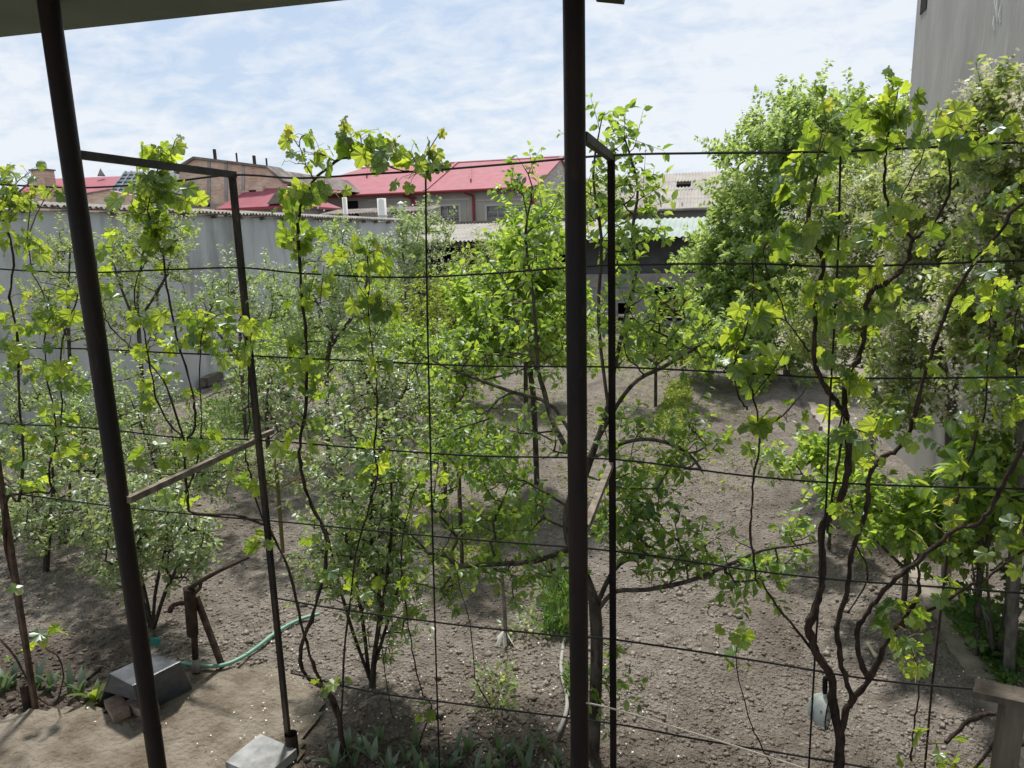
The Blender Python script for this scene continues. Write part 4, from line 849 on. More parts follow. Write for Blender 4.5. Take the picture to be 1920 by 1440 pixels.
# fruit tree right behind the middle pole
plant('fruit_tree', 'dark barked fruit tree growing right behind the middle pole', 'tree',
 [[(1112,1432,4.35),(1116,1320,4.37),(1119,1200,4.4),(1114,1125,4.42)],
  [(1114,1125,4.42),(1088,1062,4.5),(1067,1010,4.55),(1067,950,4.6),(1095,890,4.7),(1118,830,4.75),(1140,760,4.8),(1152,690,4.85),(1172,600,4.9),(1190,520,4.9),(1186,430,4.9),(1196,350,4.95),(1172,262,4.95)],
  [(1118,830,4.75),(1160,755,4.8),(1196,712,4.85),(1240,690,4.9),(1300,655,5.0),(1335,632,5.0)],
  [(1100,880,4.7),(1040,765,4.9),(960,735,5.0),(900,713,5.05),(840,690,5.1),(780,660,5.1)],
  [(900,713,5.05),(960,700,5.1),(985,690,5.1)],
  [(1140,760,4.8),(1122,600,4.9),(1128,450,4.95),(1112,330,4.95),(1130,215,4.95)],
  [(1117,1150,4.42),(1152,1110,4.4),(1210,1106,4.38),(1290,1090,4.36),(1360,1062,4.36),(1430,1032,4.36),(1500,1022,4.38),(1570,1008,4.4)],
  [(1117,1140,4.42),(1150,1070,4.45),(1190,1045,4.5),(1280,1042,4.5),(1340,1012,4.5),(1395,975,4.5)],
  [(1067,1030,4.53),(1000,1053,4.45),(930,1057,4.4),(860,1062,4.4)],
  [(1088,1062,4.5),(1030,1070,4.45),(975,1090,4.4)],
  [(1095,890,4.7),(1040,800,5.0),(1010,700,5.2),(968,600,5.4),(950,520,5.5)],
  [(1110,860,4.73),(1170,830,4.6),(1230,825,4.5),(1290,850,4.45),(1320,890,4.4)],
  [(1010,700,5.2),(1000,560,5.3),(985,440,5.3),(998,350,5.2),(968,292,5.2)]],
 [(965,540,105,95,5.5,.6,34),(950,660,120,80,5.3,.5,34),(1010,430,60,80,5.3,.4,18),(1180,430,62,110,4.95,.4,34),(1132,262,22,62,4.95,.15,9),(1176,280,18,40,4.95,.15,6),(985,340,26,45,5.2,.15,6),
  (1225,400,20,50,4.95,.2,4),(1110,380,20,60,4.95,.2,8),(1205,610,90,90,4.9,.5,42),(1305,650,50,40,5.0,.3,10),(950,830,120,70,4.9,.5,34),(840,690,70,50,5.1,.3,16),(930,960,120,75,4.7,.45,46),(1000,1080,100,50,4.5,.3,24),
  (745,1000,90,120,4.55,.3,26),(850,1080,80,60,4.45,.25,18),(1190,960,90,70,4.6,.4,50),(1250,1040,90,60,4.4,.3,30),(1400,1060,90,55,4.4,.25,30),(1285,830,60,60,4.6,.3,18),(1175,830,50,60,4.7,.3,14),
  (1500,1015,60,30,4.4,.2,8),(1130,1250,40,70,4.3,.15,9),(800,900,60,70,4.7,.3,14)],
 'plum', 0.058, 9, 0.2, 21, OVAL, 'bark', 0.0026, 0.44, 0.068, single=300, side=6, dens=1.5)

plant('fruit_tree', 'bright leafy young tree in the middle of the garden left of the pole', 'tree',
 [[(1005,822,9.5),(1000,740,9.5),(985,650,9.4)], [(985,650,9.4),(940,560,9.3),(920,480,9.3)], [(990,680,9.4),(1030,560,9.5),(1040,460,9.5)]],
 [(930,570,85,75,9.2,.8,70),(1000,480,60,85,9.5,.8,80),(1000,610,120,70,9.4,.8,70),(910,650,60,40,9.2,.5,16)], 'bright', 0.1, 26, 0.4, 22, DIAM, 'bark', 0.004)

plant('garden_shrub', 'many stemmed small leaved bush between the left trellis and vertical wire', 'shrub',
 [[(698,1294,4.73),(702,1230,4.73),(712,1130,4.75),(695,1000,4.8),(702,850,4.85)], [(696,1280,4.73),(660,1180,4.7),(632,1080,4.7),(602,950,4.7)], [(700,1255,4.73),(732,1150,4.75),(762,1050,4.8),(775,950,4.8)],
  [(692,1270,4.73),(678,1150,4.8),(650,1000,4.85),(640,880,4.9)], [(700,1240,4.73),(720,1120,4.65),(735,980,4.6),(730,860,4.6)]],
 [(680,990,115,150,4.75,.5,190),(690,830,90,60,4.85,.4,50),(640,1080,90,80,4.7,.3,50),(745,1100,60,90,4.75,.3,40),(700,1180,60,60,4.73,.2,22)], 'grey', 0.046, 14, 0.2, 23, OVAL, 'barkdark', 0.0026, 0.4, 0.035, dens=1.05)

plant('garden_shrub', 'pale leaved bush standing behind the hand pump', 'shrub',
 [[(287,1195,5.1),(290,1120,5.1),(305,1050,5.15),(330,960,5.2)], [(286,1180,5.1),(270,1100,5.05),(240,1010,5.0)], [(288,1180,5.1),(310,1110,5.0),(345,1040,4.95)], [(287,1190,5.1),(262,1090,5.2),(280,980,5.3)]],
 [(285,1010,115,85,5.1,.5,150),(240,940,110,50,5.3,.5,60),(330,1060,60,50,5.0,.3,30),(215,1080,50,30,5.0,.3,20)], 'apple', 0.054, 14, 0.2, 24, OVAL, 'barkdark', 0.003, 0.4, 0.03, dens=1.2)
plant('fruit_tree', 'low spreading tree with a dark trunk at the far left', 'tree',
 [[(86,1078,5.9),(88,1030,5.9),(92,980,5.95)], [(92,980,5.95),(40,930,5.9),(0,900,5.9)], [(90,1000,5.9),(140,940,6.0),(190,900,6.1)], [(92,980,5.95),(100,900,6.1),(90,830,6.2)]],
 [(100,940,150,60,5.9,.6,100),(60,990,90,40,5.8,.5,40),(160,1000,60,40,5.7,.4,26),(110,870,150,50,6.3,.6,70)], 'apple', 0.056, 15, 0.22, 25, DIAM, 'barkdark', 0.0034, 0.42, 0.06)
plant('garden_shrub', 'tall pale thicket behind the far left vines', 'shrub',
 [[(130,985,7.2),(130,880,7.2),(120,800,7.3)], [(128,980,7.2),(80,870,7.2),(40,800,7.3)], [(132,980,7.2),(190,880,7.2),(215,790,7.3)]],
 [(110,820,170,70,7.2,.7,130),(60,740,110,60,7.6,.6,60),(200,750,60,80,7.6,.6,50)], 'grey', 0.055, 15, 0.25, 26, DIAM, 'barkdark', 0.003, 0.4, 0.03)
plant('garden_shrub', 'fresh green bush with upright stems below the timber beam', 'shrub',
 [[(330,960,7.4),(330,880,7.4),(320,790,7.5)], [(328,955,7.4),(290,870,7.4),(260,780,7.5)], [(332,955,7.4),(370,880,7.4),(400,820,7.4)]],
 [(320,850,110,80,7.4,.7,110),(270,760,70,50,7.8,.5,40),(390,900,60,40,7.2,.4,26)], 'apple', 0.05, 15, 0.25, 27, DIAM, 'barkdark', 0.003, 0.4, 0.03)
plant('blossoming_tree', 'white blossoming tree left of the vertical wire near the grey wall', 'tree',
 [[(610,775,10.5),(612,700,10.5),(625,620,10.4)], [(625,620,10.4),(580,540,10.3),(560,480,10.3)], [(620,650,10.4),(680,560,10.5),(690,480,10.5)]],
 [(590,560,80,90,10.3,.8,80),(680,560,70,90,10.5,.8,80),(640,650,110,50,10.4,.8,70),(640,470,60,50,10.4,.5,30)], 'grey', 0.06, 20, 0.32, 28, DIAM, 'bark', 0.004, blossom=('blossom', .55, .03, FLOWER4, 9))
plant('fruit_tree', 'upright spurred tree against the grey wall left of the inner post', 'tree',
 [[(262,735,10.8),(262,650,10.8),(258,560,10.8),(270,460,10.8)], [(260,620,10.8),(220,520,10.8),(205,440,10.8)], [(260,600,10.8),(310,520,10.8),(330,430,10.8)]],
 [(225,500,45,90,10.8,.5,50),(275,500,50,110,10.8,.5,60),(330,480,40,80,10.8,.5,40),(270,620,90,60,10.8,.5,50)], 'olive', 0.055, 20, 0.35, 29, DIAM, 'bark', 0.004, upright=.9, xmin=WX+.1)
plant('fruit_tree', 'slim spurred tree against the grey wall left of the leaning pole', 'tree',
 [[(130,760,10.0),(130,660,10.0),(128,560,10.0),(132,460,10.0)], [(130,640,10.0),(90,560,10.0),(60,520,10.0)]],
 [(125,500,40,80,10,.5,46),(80,580,60,60,10,.5,40),(160,600,50,70,10,.5,30)], 'olive', 0.055, 18, 0.3, 30, DIAM, 'bark', 0.004, upright=.8, xmin=WX+.1)
plant('blossoming_tree', 'sapling with scattered white flowers right of the rusty inner post', 'tree',
 [[(455,770,10.2),(452,690,10.2),(450,600,10.2)], [(452,680,10.2),(400,610,10.2),(380,560,10.2)]],
 [(440,600,60,70,10.2,.6,46),(380,590,50,50,10.2,.6,30),(500,560,50,70,10.2,.6,40),(430,530,40,50,10.2,.4,20)], 'grey', 0.055, 18, 0.3, 31, DIAM, 'bark', 0.004, blossom=('blossom', .4, .03, FLOWER4, 8), xmin=WX+.1)
plant('blossoming_tree', 'small blossoming tree on the soil right of the central vine', 'tree',
 [[(712,905,8.0),(714,850,8.0),(722,780,8.0)], [(722,780,8.0),(690,710,8.0),(670,660,8.0)], [(720,800,8.0),(760,730,8.0),(780,680,8.0)]],
 [(700,710,80,60,8,.6,70),(770,740,60,50,8,.5,40),(660,770,60,50,8,.5,36),(740,800,50,40,8,.4,20)], 'apple', 0.055, 16, 0.26, 32, DIAM, 'barkdark', 0.0035, blossom=('blossom', .3, .028, FLOWER4, 7))
plant('flowering_shrub', 'silvery bush dotted with white flowers in front of the open shed', 'shrub',
 [[(760,640,20),(760,560,20),(755,470,20)], [(760,600,20),(700,520,20),(680,470,20)], [(760,600,20),(810,520,20),(820,450,20)]],
 [(740,500,100,60,20,1.3,100),(790,440,50,50,20,1,50),(690,560,70,50,20,1,50)], 'grey', 0.1, 22, 0.6, 33, DIAM, 'bark', 0.006, blossom=('blossom', .7, .055, FLOWER4, 10))
plant('garden_shrub', 'round yellow green bush right of the vertical wire', 'shrub',
 [[(812,690,15),(812,640,15),(810,580,15)], [(812,660,15),(770,600,15),(760,560,15)], [(812,660,15),(850,610,15),(870,570,15)]],
 [(812,585,110,65,15,1,150),(780,640,90,40,15,.8,70)], 'lime', 0.07, 24, 0.4, 34, DIAM, 'bark', 0.005)
plant('garden_shrub', 'dull olive bush under the corrugated shed roof left of the pole', 'shrub',
 [[(905,660,21),(900,580,21),(895,500,21)], [(903,620,21),(860,540,21),(850,500,21)], [(903,620,21),(950,540,21),(960,480,21)]],
 [(890,520,80,45,21,1.3,90),(940,480,60,40,21,1,50),(880,590,90,45,21,1.2,60)], 'olive', 0.1, 22, 0.55, 35, NARROW, 'bark', 0.006)
plant('garden_shrub', 'low lime green bush below the golden bush', 'shrub',
 [[(690,725,12.5),(690,690,12.5),(700,640,12.5)], [(690,705,12.5),(640,660,12.5),(610,640,12.5)], [(690,705,12.5),(740,660,12.5),(780,640,12.5)]],
 [(690,655,120,48,12.5,.9,120),(780,650,80,45,12.8,.8,70)], 'bright', 0.07, 22, 0.36, 36, DIAM, 'bark', 0.005)
plant('broadleaf_tree', 'large dense bright green tree beyond the right vines', 'tree',
 [[(1478,700,19),(1480,640,19),(1490,560,19),(1500,470,19)], [(1485,600,19),(1430,520,18.8),(1400,430,18.8)], [(1495,520,19),(1560,420,19.2),(1590,320,19.3)], [(1500,470,19),(1480,380,19),(1470,300,19)]],
 [(1430,340,90,105,19,1.5,120),(1490,255,75,70,19,1.2,90),(1570,265,110,70,19.3,1.5,120),(1420,490,95,90,18.6,1.5,110),(1385,610,95,55,18,1.3,80),(1510,420,110,110,18.6,1.5,110),(1490,570,110,80,18.5,1.4,80),(1650,255,90,62,19.5,1.3,90),(1345,540,55,60,18.2,1,60),(1370,650,95,45,17.2,1.2,90),(1340,480,30,50,18.4,.8,26),(1370,430,50,70,18.5,1,40),(1500,650,80,50,17.8,1,50)],
 'deep', 0.12, 36, 0.7, 37, DIAM, 'barkgrey', 0.006, 0.45, 0.2)
BLS = ('cream', .75, .023, FLOWER4, 64)
plant('blossoming_tree', 'cream blossoming tree in front of the large green tree', 'tree',
 [[(1640,790,10.5),(1638,700,10.5),(1630,600,10.5),(1620,480,10.5)], [(1636,680,10.5),(1570,580,10.4),(1530,480,10.4)], [(1632,620,10.5),(1690,520,10.5),(1700,400,10.5)]],
 [(1580,440,90,130,10.4,.8,120),(1660,420,80,140,10.5,.8,110),(1570,610,110,80,10.3,.8,90),(1670,620,70,100,10.4,.7,70)], 'olive', 0.066, 25, 0.34, 38, DIAM, 'barkgrey', 0.0045, blossom=BLS, xmax=RX-.1)
plant('blossoming_tree', 'cream blossoming tree with pale trunks at the right wall', 'tree',
 [[(1795,880,7.7),(1782,780,7.7),(1768,690,7.7),(1745,560,7.7),(1740,430,7.7)], [(1788,820,7.7),(1792,700,7.7),(1788,560,7.7),(1800,420,7.7)], [(1770,690,7.7),(1700,600,7.6),(1680,500,7.6)]],
 [(1730,420,90,130,7.6,.6,110),(1800,420,70,160,7.4,.5,90),(1720,600,100,90,7.6,.6,80),(1830,280,50,70,7.2,.3,36),(1690,740,80,70,7.4,.5,40)], 'olive', 0.066, 25, 0.32, 39, DIAM, 'barkgrey', 0.004, blossom=BLS, xmax=RX-.1)
plant('blossoming_tree', 'cream blossoming tree closest to the viewer at the right edge', 'tree',
 [[(1925,1000,6.0),(1915,820,6.0),(1900,620,6.0),(1895,420,6.0)], [(1912,780,6.0),(1860,620,6.0),(1850,480,6.0)]],
 [(1880,290,60,120,6.0,.4,90),(1890,470,60,120,6.0,.4,80),(1840,560,60,90,6.0,.4,50),(1890,700,60,100,6,.4,46)], 'olive', 0.066, 25, 0.3, 40, DIAM, 'barkgrey', 0.004, blossom=BLS, xmax=RX-.1)
plant('garden_shrub', 'fresh green leafy bush along the edging behind the right vine', 'shrub',
 [[(1700,1085,6.6),(1700,1030,6.6),(1690,960,6.6)], [(1700,1070,6.6),(1640,1010,6.6),(1600,960,6.6)], [(1700,1070,6.6),(1760,1010,6.5),(1800,950,6.4)]],
 [(1690,970,110,70,6.6,.5,60),(1790,1010,70,60,6.3,.4,30),(1600,930,60,50,6.8,.4,30)], 'bright', 0.075, 14, 0.22, 41, OVAL, 'bark', 0.0035, 0.4, 0.03, xmax=RX-.1)
plant('garden_shrub', 'shrub with long drooping pale green leaves beside the right wall', 'shrub',
 [[(1842,1120,6.2),(1840,1000,6.2),(1835,880,6.2)], [(1842,1060,6.2),(1870,940,6.1),(1890,860,6.0)], [(1841,1040,6.2),(1800,950,6.2),(1790,880,6.2)]],
 [(1840,890,70,90,6.2,.4,60),(1890,940,40,70,6.0,.3,30),(1800,950,50,60,6.2,.3,26)], 'bright', 0.11, 10, 0.24, 42, OVAL, 'bark', 0.0035, 0.4, 0.03, xmax=RX-.1, droop=.9)
plant('garden_shrub', 'thin leafy sapling on the soil behind the black inner post', 'shrub',
 [[(1560,940,8.2),(1560,880,8.2),(1555,820,8.2)], [(1560,910,8.2),(1530,870,8.2),(1500,850,8.2)]],
 [(1550,860,70,50,8.2,.5,40),(1480,870,50,30,8,.4,16)], 'bright', 0.08, 12, 0.22, 43, OVAL, 'bark', 0.0035)
plant('garden_shrub', 'rounded bright bush at the far end of the soil left of the middle pole', 'shrub',
 [[(985,705,15),(985,660,15),(980,610,15)], [(985,680,15),(930,640,15),(900,620,15)], [(985,680,15),(1040,640,15)]],
 [(970,605,95,60,15,1,140),(900,660,70,30,14.5,.8,50),(1040,650,50,40,15,.8,40)], 'bright', 0.085, 22, 0.4, 45, DIAM, 'bark', 0.005)
plant('garden_shrub', 'low bright bush at the far end of the soil right of the black inner post', 'shrub',
 [[(1230,705,15),(1230,670,15),(1235,630,15)], [(1230,685,15),(1190,650,15)], [(1230,685,15),(1275,650,15)]],
 [(1210,640,60,40,15,.8,60),(1285,655,50,26,15,.7,36)], 'lime', 0.08, 20, 0.36, 46, DIAM, 'bark', 0.005)
plant('garden_shrub', 'leafy bush right behind the left brace stub', 'shrub',
 [[(500,840,9),(500,780,9),(505,700,9)], [(500,800,9),(460,740,9),(440,690,9)], [(500,800,9),(540,740,9),(560,690,9)]],
 [(500,720,80,70,9,.7,100),(550,780,60,40,8.8,.5,40)], 'apple', 0.06, 16, 0.28, 47, DIAM, 'bark', 0.004, blossom=('blossom', .2, .028, FLOWER4, 6))
plant('garden_shrub', 'small leafy bush on the soil left of the thin stake', 'shrub',
 [[(860,905,7),(860,860,7),(865,800,7)], [(860,880,7),(820,830,7)], [(860,880,7),(900,830,7)]],
 [(860,830,70,50,7,.4,60),(900,880,50,30,6.8,.4,26)], 'plum', 0.06, 12, 0.22, 48, DIAM, 'bark', 0.0035)
plant('garden_shrub', 'pale green bush near the grey wall behind the arching vine', 'shrub',
 [[(545,720,13),(545,680,13),(548,620,13)], [(545,700,13),(500,650,13)], [(545,700,13),(590,650,13)]],
 [(540,640,80,55,13,.9,80),(480,690,50,36,12.6,.7,36),(600,690,50,30,12.4,.6,30)], 'bright', 0.075, 20, 0.36, 49, DIAM, 'bark', 0.005)
plant('garden_shrub', 'leafy sapling on the soil between the vertical wire and the middle tree', 'shrub',
 [[(830,830,8.8),(832,780,8.8),(828,700,8.8)], [(830,800,8.8),(795,750,8.8)], [(831,790,8.8),(870,740,8.8)]],
 [(830,740,60,70,8.8,.5,70),(870,690,40,40,8.8,.4,26)], 'bright', 0.065, 14, 0.26, 50, DIAM, 'bark', 0.004)
plant('garden_shrub', 'wide low bush of pale shoots right of the rusty inner post', 'shrub',
 [[(520,930,6.9),(520,900,6.9),(520,870,6.9)], [(520,915,6.9),(460,890,6.9)], [(520,915,6.9),(580,890,6.9)]],
 [(520,880,90,40,6.9,.5,80),(440,850,60,40,7.2,.4,36)], 'apple', 0.045, 12, 0.16, 51, DIAM, 'shoot', 0.003)
plant('broadleaf_tree', 'grey green tree crown rising behind the sheds beside the middle pole', 'tree',
 [[(1085,560,36.5),(1085,470,36.5),(1085,400,36.5)], [(1085,440,36.5),(1050,400,36.5)], [(1085,440,36.5),(1120,390,36.5)]],
 [(1050,410,35,40,36.5,1.5,40),(1115,400,50,50,36.5,1.5,60)], 'olive', 0.2, 26, 1.1, 44, NARROW, 'bark', 0.01, upright=1.0)

# fig with large lobed leaves, grape leaf shape shared below
def grape_leaf_mesh(name, seed, m, deep=1.0):
    g = np.random.default_rng(seed); th = np.radians([-165, -152, -138, -124, -110, -97, -84, -70, -57, -43, -30, -15, 0, 15, 30, 43, 57, 70, 84, 97, 110, 124, 138, 152, 165])
    ct = np.radians([0, 30, 57, 84, 110, 138, 165]); cr = np.array([1.0, .70/deep**.5, .88, .62/deep**.5, .72, .52, .36])
    r = np.interp(np.abs(th), ct, cr)*(1+.06*((np.arange(len(th)) % 2)*2-1))*(1+.05*g.standard_normal(len(th)))
    cup = g.uniform(-.28, .12); fold = g.uniform(.05, .22); vs_ = [(0, 0, 0)]
    for t, rr in zip(th, r): x, y = rr*math.sin(t), rr*math.cos(t); vs_.append((x, y, cup*rr*rr+fold*abs(x)+.07*math.cos(3.3*t)*rr+.04*g.standard_normal()-.1*y*y))
    b = MB(); b.v = vs_; b.f = [(0, k+1, k+2)[::-1] for k in range(len(th)-1)]
    return b.mesh(name, m)
VL = [grape_leaf_mesh('leaf', 100+i, L['vine']) for i in range(9)]
VY = [grape_leaf_mesh('leaf', 200+i, L['vineyoung'], 1.5) for i in range(4)]
FG = [grape_leaf_mesh('leaf', 300+i, L['grass'], 2.2) for i in range(5)]
def put_leaf(me, parent, org, p, d, n, s):
    Xd, Yd, Zd = frames(np.array([d], float), np.array([n], float)); Xd, Yd, Zd = Xd[0]*s, Yd[0]*s, Zd[0]*s; p = np.array(p)-org
    o = link('leaf', me, parent); o.matrix_local = Matrix(((Xd[0], Yd[0], Zd[0], p[0]), (Xd[1], Yd[1], Zd[1], p[1]), (Xd[2], Yd[2], Zd[2], p[2]), (0, 0, 0, 1))); return o
fb = gnd(1868, 1240); fo = empty('lobed_leaf_bush', tuple(fb), label='low bush with broad lobed leaves at the foot of the right wall', cat='shrub'); fg = np.array(fb)
b = MB(); LS = []
for k in range(9):
    a = random.uniform(0, 6.28); hh = random.uniform(.25, 1.3); tip = Vector((.28*math.cos(a), .22*math.sin(a), hh)); b.tube([(0, 0, -.03), tip*.55+Vector((random.uniform(-.06, .06), 0, 0)), tip], [.014, .011, .006], 5)
    for j in range(9): LS.append((np.array(tip)*random.uniform(.25, 1)+fg, a))
b.build('stems', M['barkgrey'], fo, True)
for p, a in LS:
    dv = np.array([math.cos(a), math.sin(a), -.35])+rng.standard_normal(3)*.55; put_leaf(random.choice(FG), fo, fg, p+dv*.07, dv, np.array([0, 0, 1])+rng.standard_normal(3)*.35, random.uniform(.06, .11))

# ------------------------------------------------------------------ grape vines on the trellis
def vine(label, canes, clusters, seed, auto=1.0, Yoff=0.0, leaf=(.046, .08), group='grape vines on the trellis', tips=()):
    """canes: (pixel polyline, start radius, end radius, auto leaf density); clusters: (x, y, rx, ry, leaves)"""
    g = np.random.default_rng(seed); C3 = []
    for pts, r0, r1, den in canes:
        y0_ = g.uniform(-.06, .06); ps = [np.array(at(p[0], p[1], YT+Yoff+(p[2] if len(p) > 2 else y0_*math.sin(i*.9+seed)))) for i, p in enumerate(pts)]; ps = smooth_pts(ps, 4)
        C3.append((ps, r0, r1, den, pts))
    b0_ = C3[0][0][0]
    if b0_[2] > 0.0: C3[0][0][:0] = [np.array([b0_[0]+.01, b0_[1]+.02, -.06]), np.array([b0_[0]-.008, b0_[1]+.01, b0_[2]*.5])]   # down into the soil
    org = b0_.copy(); org[2] = 0
    o = empty('grape_vine', tuple(org), label=label, cat='vine', group=group)
    for ps, r0, r1, den, pts in C3:
        n = len(ps); rr = [.8*(r0+(r1-r0)*(i/(n-1)))*(1+.13*g.standard_normal()) for i in range(n)]
        jit = [p+g.standard_normal(3)*min(r0, .006)*.5-org for p in ps]
        MB().tube(jit, rr, 8 if r0 > .01 else 6).build('cane', M['cane'], o, True)
    allp = np.array([p for c in C3 for p in c[0]]); SH = MB(); leaves = []
    cl_ = list(clusters)
    for ps, r0, r1, den, pts in C3:
        if den <= 0: continue
        pix = np.array([(p[0], p[1]) for p in pts], float); seg = np.linalg.norm(np.diff(pix, axis=0), axis=1); tot = seg.sum(); k = int(tot/52*den*auto)
        for i in range(k):
            s = (i+g.random())/max(k, 1)*tot; j = int(np.searchsorted(np.cumsum(seg), s)); j = min(j, len(seg)-1); f_ = (s-(np.cumsum(seg)[j]-seg[j]))/seg[j]; p = pix[j]+(pix[j+1]-pix[j])*f_
            cl_.append((p[0]+g.uniform(-26, 26), p[1]+g.uniform(-22, 12), 26, 24, int(g.integers(3, 6))))
    for x, y, rx, ry, n in cl_:
        c3 = np.array(at(x, y, YT+Yoff)); k = max(1, round(n/5)); done = 0
        for q_ in range(k):
            u = g.uniform(-1, 1, 2)*.85; tip = np.array(at(x+rx*u[0], y+ry*u[1]-ry*.15, YT+Yoff+g.uniform(-.2, .2)))
            j = int(np.argmin(np.linalg.norm(allp-tip, axis=1)+.5*np.maximum(0, allp[:, 2]-tip[2]))); st = allp[j]; Ls = np.linalg.norm(tip-st)
            ctl = (st+tip)/2+np.array([0, g.uniform(-.04, .04), .18*Ls]); sp = [(1-t)**2*st+2*t*(1-t)*ctl+t*t*tip for t in (0, .33, .66, 1)]
            SH.tube([p-org for p in sp], [.0042, .0036, .003, .0018], 4, False)
            if g.random() < .3:          # a curling tendril near the shoot's end
                ax = g.standard_normal(3)*.06; SH.tube([tip+ax*u_+np.array([math.cos(7*u_), math.sin(7*u_), .4])*.018*u_-org for u_ in (0, .2, .4, .6, .8, 1)], .0009, 3, False)
            m_ = n//k+(1 if q_ < n % k else 0)
            for i in range(m_):
                t = max(.12, 1-(i+.4*g.random())/m_*min(1, .3/max(Ls, .05))*1.0); b0 = (1-t)**2*st+2*t*(1-t)*ctl+t*t*tip
                side_ = g.standard_normal(3)*np.array([1, .8, .5]); side_ /= np.linalg.norm(side_); pl_ = g.uniform(.04, .11); lb = b0+side_*pl_+np.array([0, 0, .015])
                SH.tube([b0-org, (b0+lb)/2+np.array([0, 0, .012])-org, lb-org], [.0017, .0015, .0013], 3, False)
                young = i == 0 and t > .9 and g.random() < .45
                s = g.uniform(*leaf)*(.5 if young else 1)*(.6+.65*g.random()); dv = side_*.55+np.array([0, 0, -.75])+g.standard_normal(3)*.3
                nv = np.array([g.normal(0, .55), g.normal(.1, .75), .75+g.normal(0, .3)]); leaves.append((lb, dv, nv, s, young))
    if SH.v: SH.build('shoots', M['shoot'], o, kind='stuff')
    for pts in tips:
        ps = [np.array(at(p[0], p[1], YT+Yoff)) for p in pts]; MB().tube([p-org for p in smooth_pts(ps, 4)], [.0042]+[.003]*(4*(len(ps)-1)-1)+[.0012], 5).build('shoot_tip', M['shoot'], o)
        for i, p in enumerate(ps[1:]):
            for _ in range(2): 
                sd_ = g.standard_normal(3); leaves.append((p+sd_*.012, sd_+np.array([0, 0, .3]), g.standard_normal(3)+np.array([0, 0, .6]), .045*(1-.45*i/len(ps))*g.uniform(.8, 1.2), True))
    leaves.sort(key=lambda l: -l[3])
    for i, (p, dv, nv, s, y_) in enumerate(leaves[:300]): put_leaf(VY[i % 4] if y_ else VL[i % 9], o, org, p, dv, nv, s)
    if len(leaves) > 300:
        R_ = leaves[300:]; t0 = VL[0]; V0 = np.array([v.co[:] for v in t0.vertices]); F0 = np.array([p.vertices[:] for p in t0.polygons])
        cloud('small_leaves', np.array([r[0] for r in R_]), np.array([r[1] for r in R_]), np.array([r[2] for r in R_]), np.array([r[3] for r in R_]), (V0, F0), L['vine'], o, org, kind='stuff')
    return o

vine('grape vine climbing the rusty post at the far left edge', [
 ([(66,1318),(50,1240),(32,1130),(8,1000),(14,930),(35,940),(42,880),(43,813),(37,767),(33,637),(20,557),(26,480),(12,425),(-4,398)], .016, .007, .75),
 ([(14,930),(67,922),(95,922),(92,880),(104,837),(116,780),(115,653),(130,600),(146,552)], .011, .005, .75),
 ([(104,830),(102,770),(88,713),(85,640),(88,570),(63,513),(50,450)], .007, .004, .8),
 ([(60,1290),(20,1220),(-20,1180)], .012, .009, 0), ([(62,1300),(100,1322),(118,1270),(105,1230),(60,1200)], .009, .006, 0)],
 [(35,345,50,36,40),(80,365,30,25,12),(20,470,40,30,14),(60,490,40,30,14),(45,590,40,30,12),(85,600,30,30,10),(130,640,30,30,10),(40,700,30,30,8),(110,720,45,40,16),(130,800,35,35,14),(60,840,40,30,12),(120,860,30,25,10),(10,620,20,60,10),(30,905,30,20,5)], 51, .75)
vine('grape vine behind the leaning pole reaching over the left beam', [
 ([(640,1366),(622,1318),(607,1290),(587,1243),(570,1190),(557,1133),(540,1067),(513,1007),(497,980)], .014, .011, .05),
 ([(500,985),(440,966),(362,962),(353,940),(347,880),(348,830),(364,807),(367,773),(360,730),(343,673),(327,613),(313,537),(307,480),(300,467),(286,432),(277,394),(285,350),(300,310)], .013, .005, .55),
 ([(346,822),(320,797),(293,747),(283,693),(270,623),(252,567),(257,520),(277,490)], .008, .004, .6),
 ([(346,826),(313,727),(287,690),(247,653),(207,613),(193,577),(183,523),(180,470)], .008, .004, .6),
 ([(353,915),(368,870),(377,813),(377,773),(375,667),(383,607)], .008, .004, .6),
 ([(495,978),(475,923),(470,887),(460,853),(467,790),(463,667)], .008, .004, .45)],
 [(300,310,36,36,30),(280,360,50,36,34),(330,390,38,40,30),(265,420,48,36,30),(320,450,45,40,30),(250,470,35,40,18),(400,622,55,35,28),(460,610,42,40,22),(300,640,50,40,16),(345,600,30,30,8),(195,545,20,40,8),(330,700,40,30,8),(420,690,30,30,7),(410,925,30,25,8),(260,860,30,30,7),(360,850,30,25,7),(485,1015,25,25,8)], 52, .75, tips=[[(312,310),(322,285),(328,264),(336,256)]])
vine('grape vine with a long cane arching above the top wire left of centre', [
 ([(637,1362),(633,1327),(610,1293),(573,1267),(563,1227),(573,1190),(593,1133),(610,1060),(610,1003),(588,955),(573,917),(563,870),(563,823),(573,763),(575,680),(573,613),(565,553),(562,480),(558,433),(563,387),(580,360),(588,337),(612,318),(642,293)], .018, .009, .45),
 ([(628,302),(660,293),(690,298),(717,307),(742,317),(772,322),(800,322)], .0075, .004, .6),
 ([(587,337),(570,300),(560,270)], .005, .003, .4), ([(563,553),(600,570),(640,590)], .004, .002, .3)],
 [(562,285,26,36,20),(590,375,40,26,22),(650,268,38,24,18),(700,288,50,20,18),(780,325,36,26,20),(745,300,36,22,12),(545,380,22,24,10),(575,462,46,22,20),(600,485,30,20,8),(545,470,25,20,10),(600,560,36,26,10),(555,690,46,40,22),(600,720,26,26,8),(545,640,26,26,8),(590,790,20,20,5),(550,850,20,20,5)], 53, .75,
 tips=[[(560,275),(548,255),(543,243)],[(648,270),(645,240),(643,222)],[(790,310),(808,275),(824,250)],[(745,300),(742,275),(738,258)]])
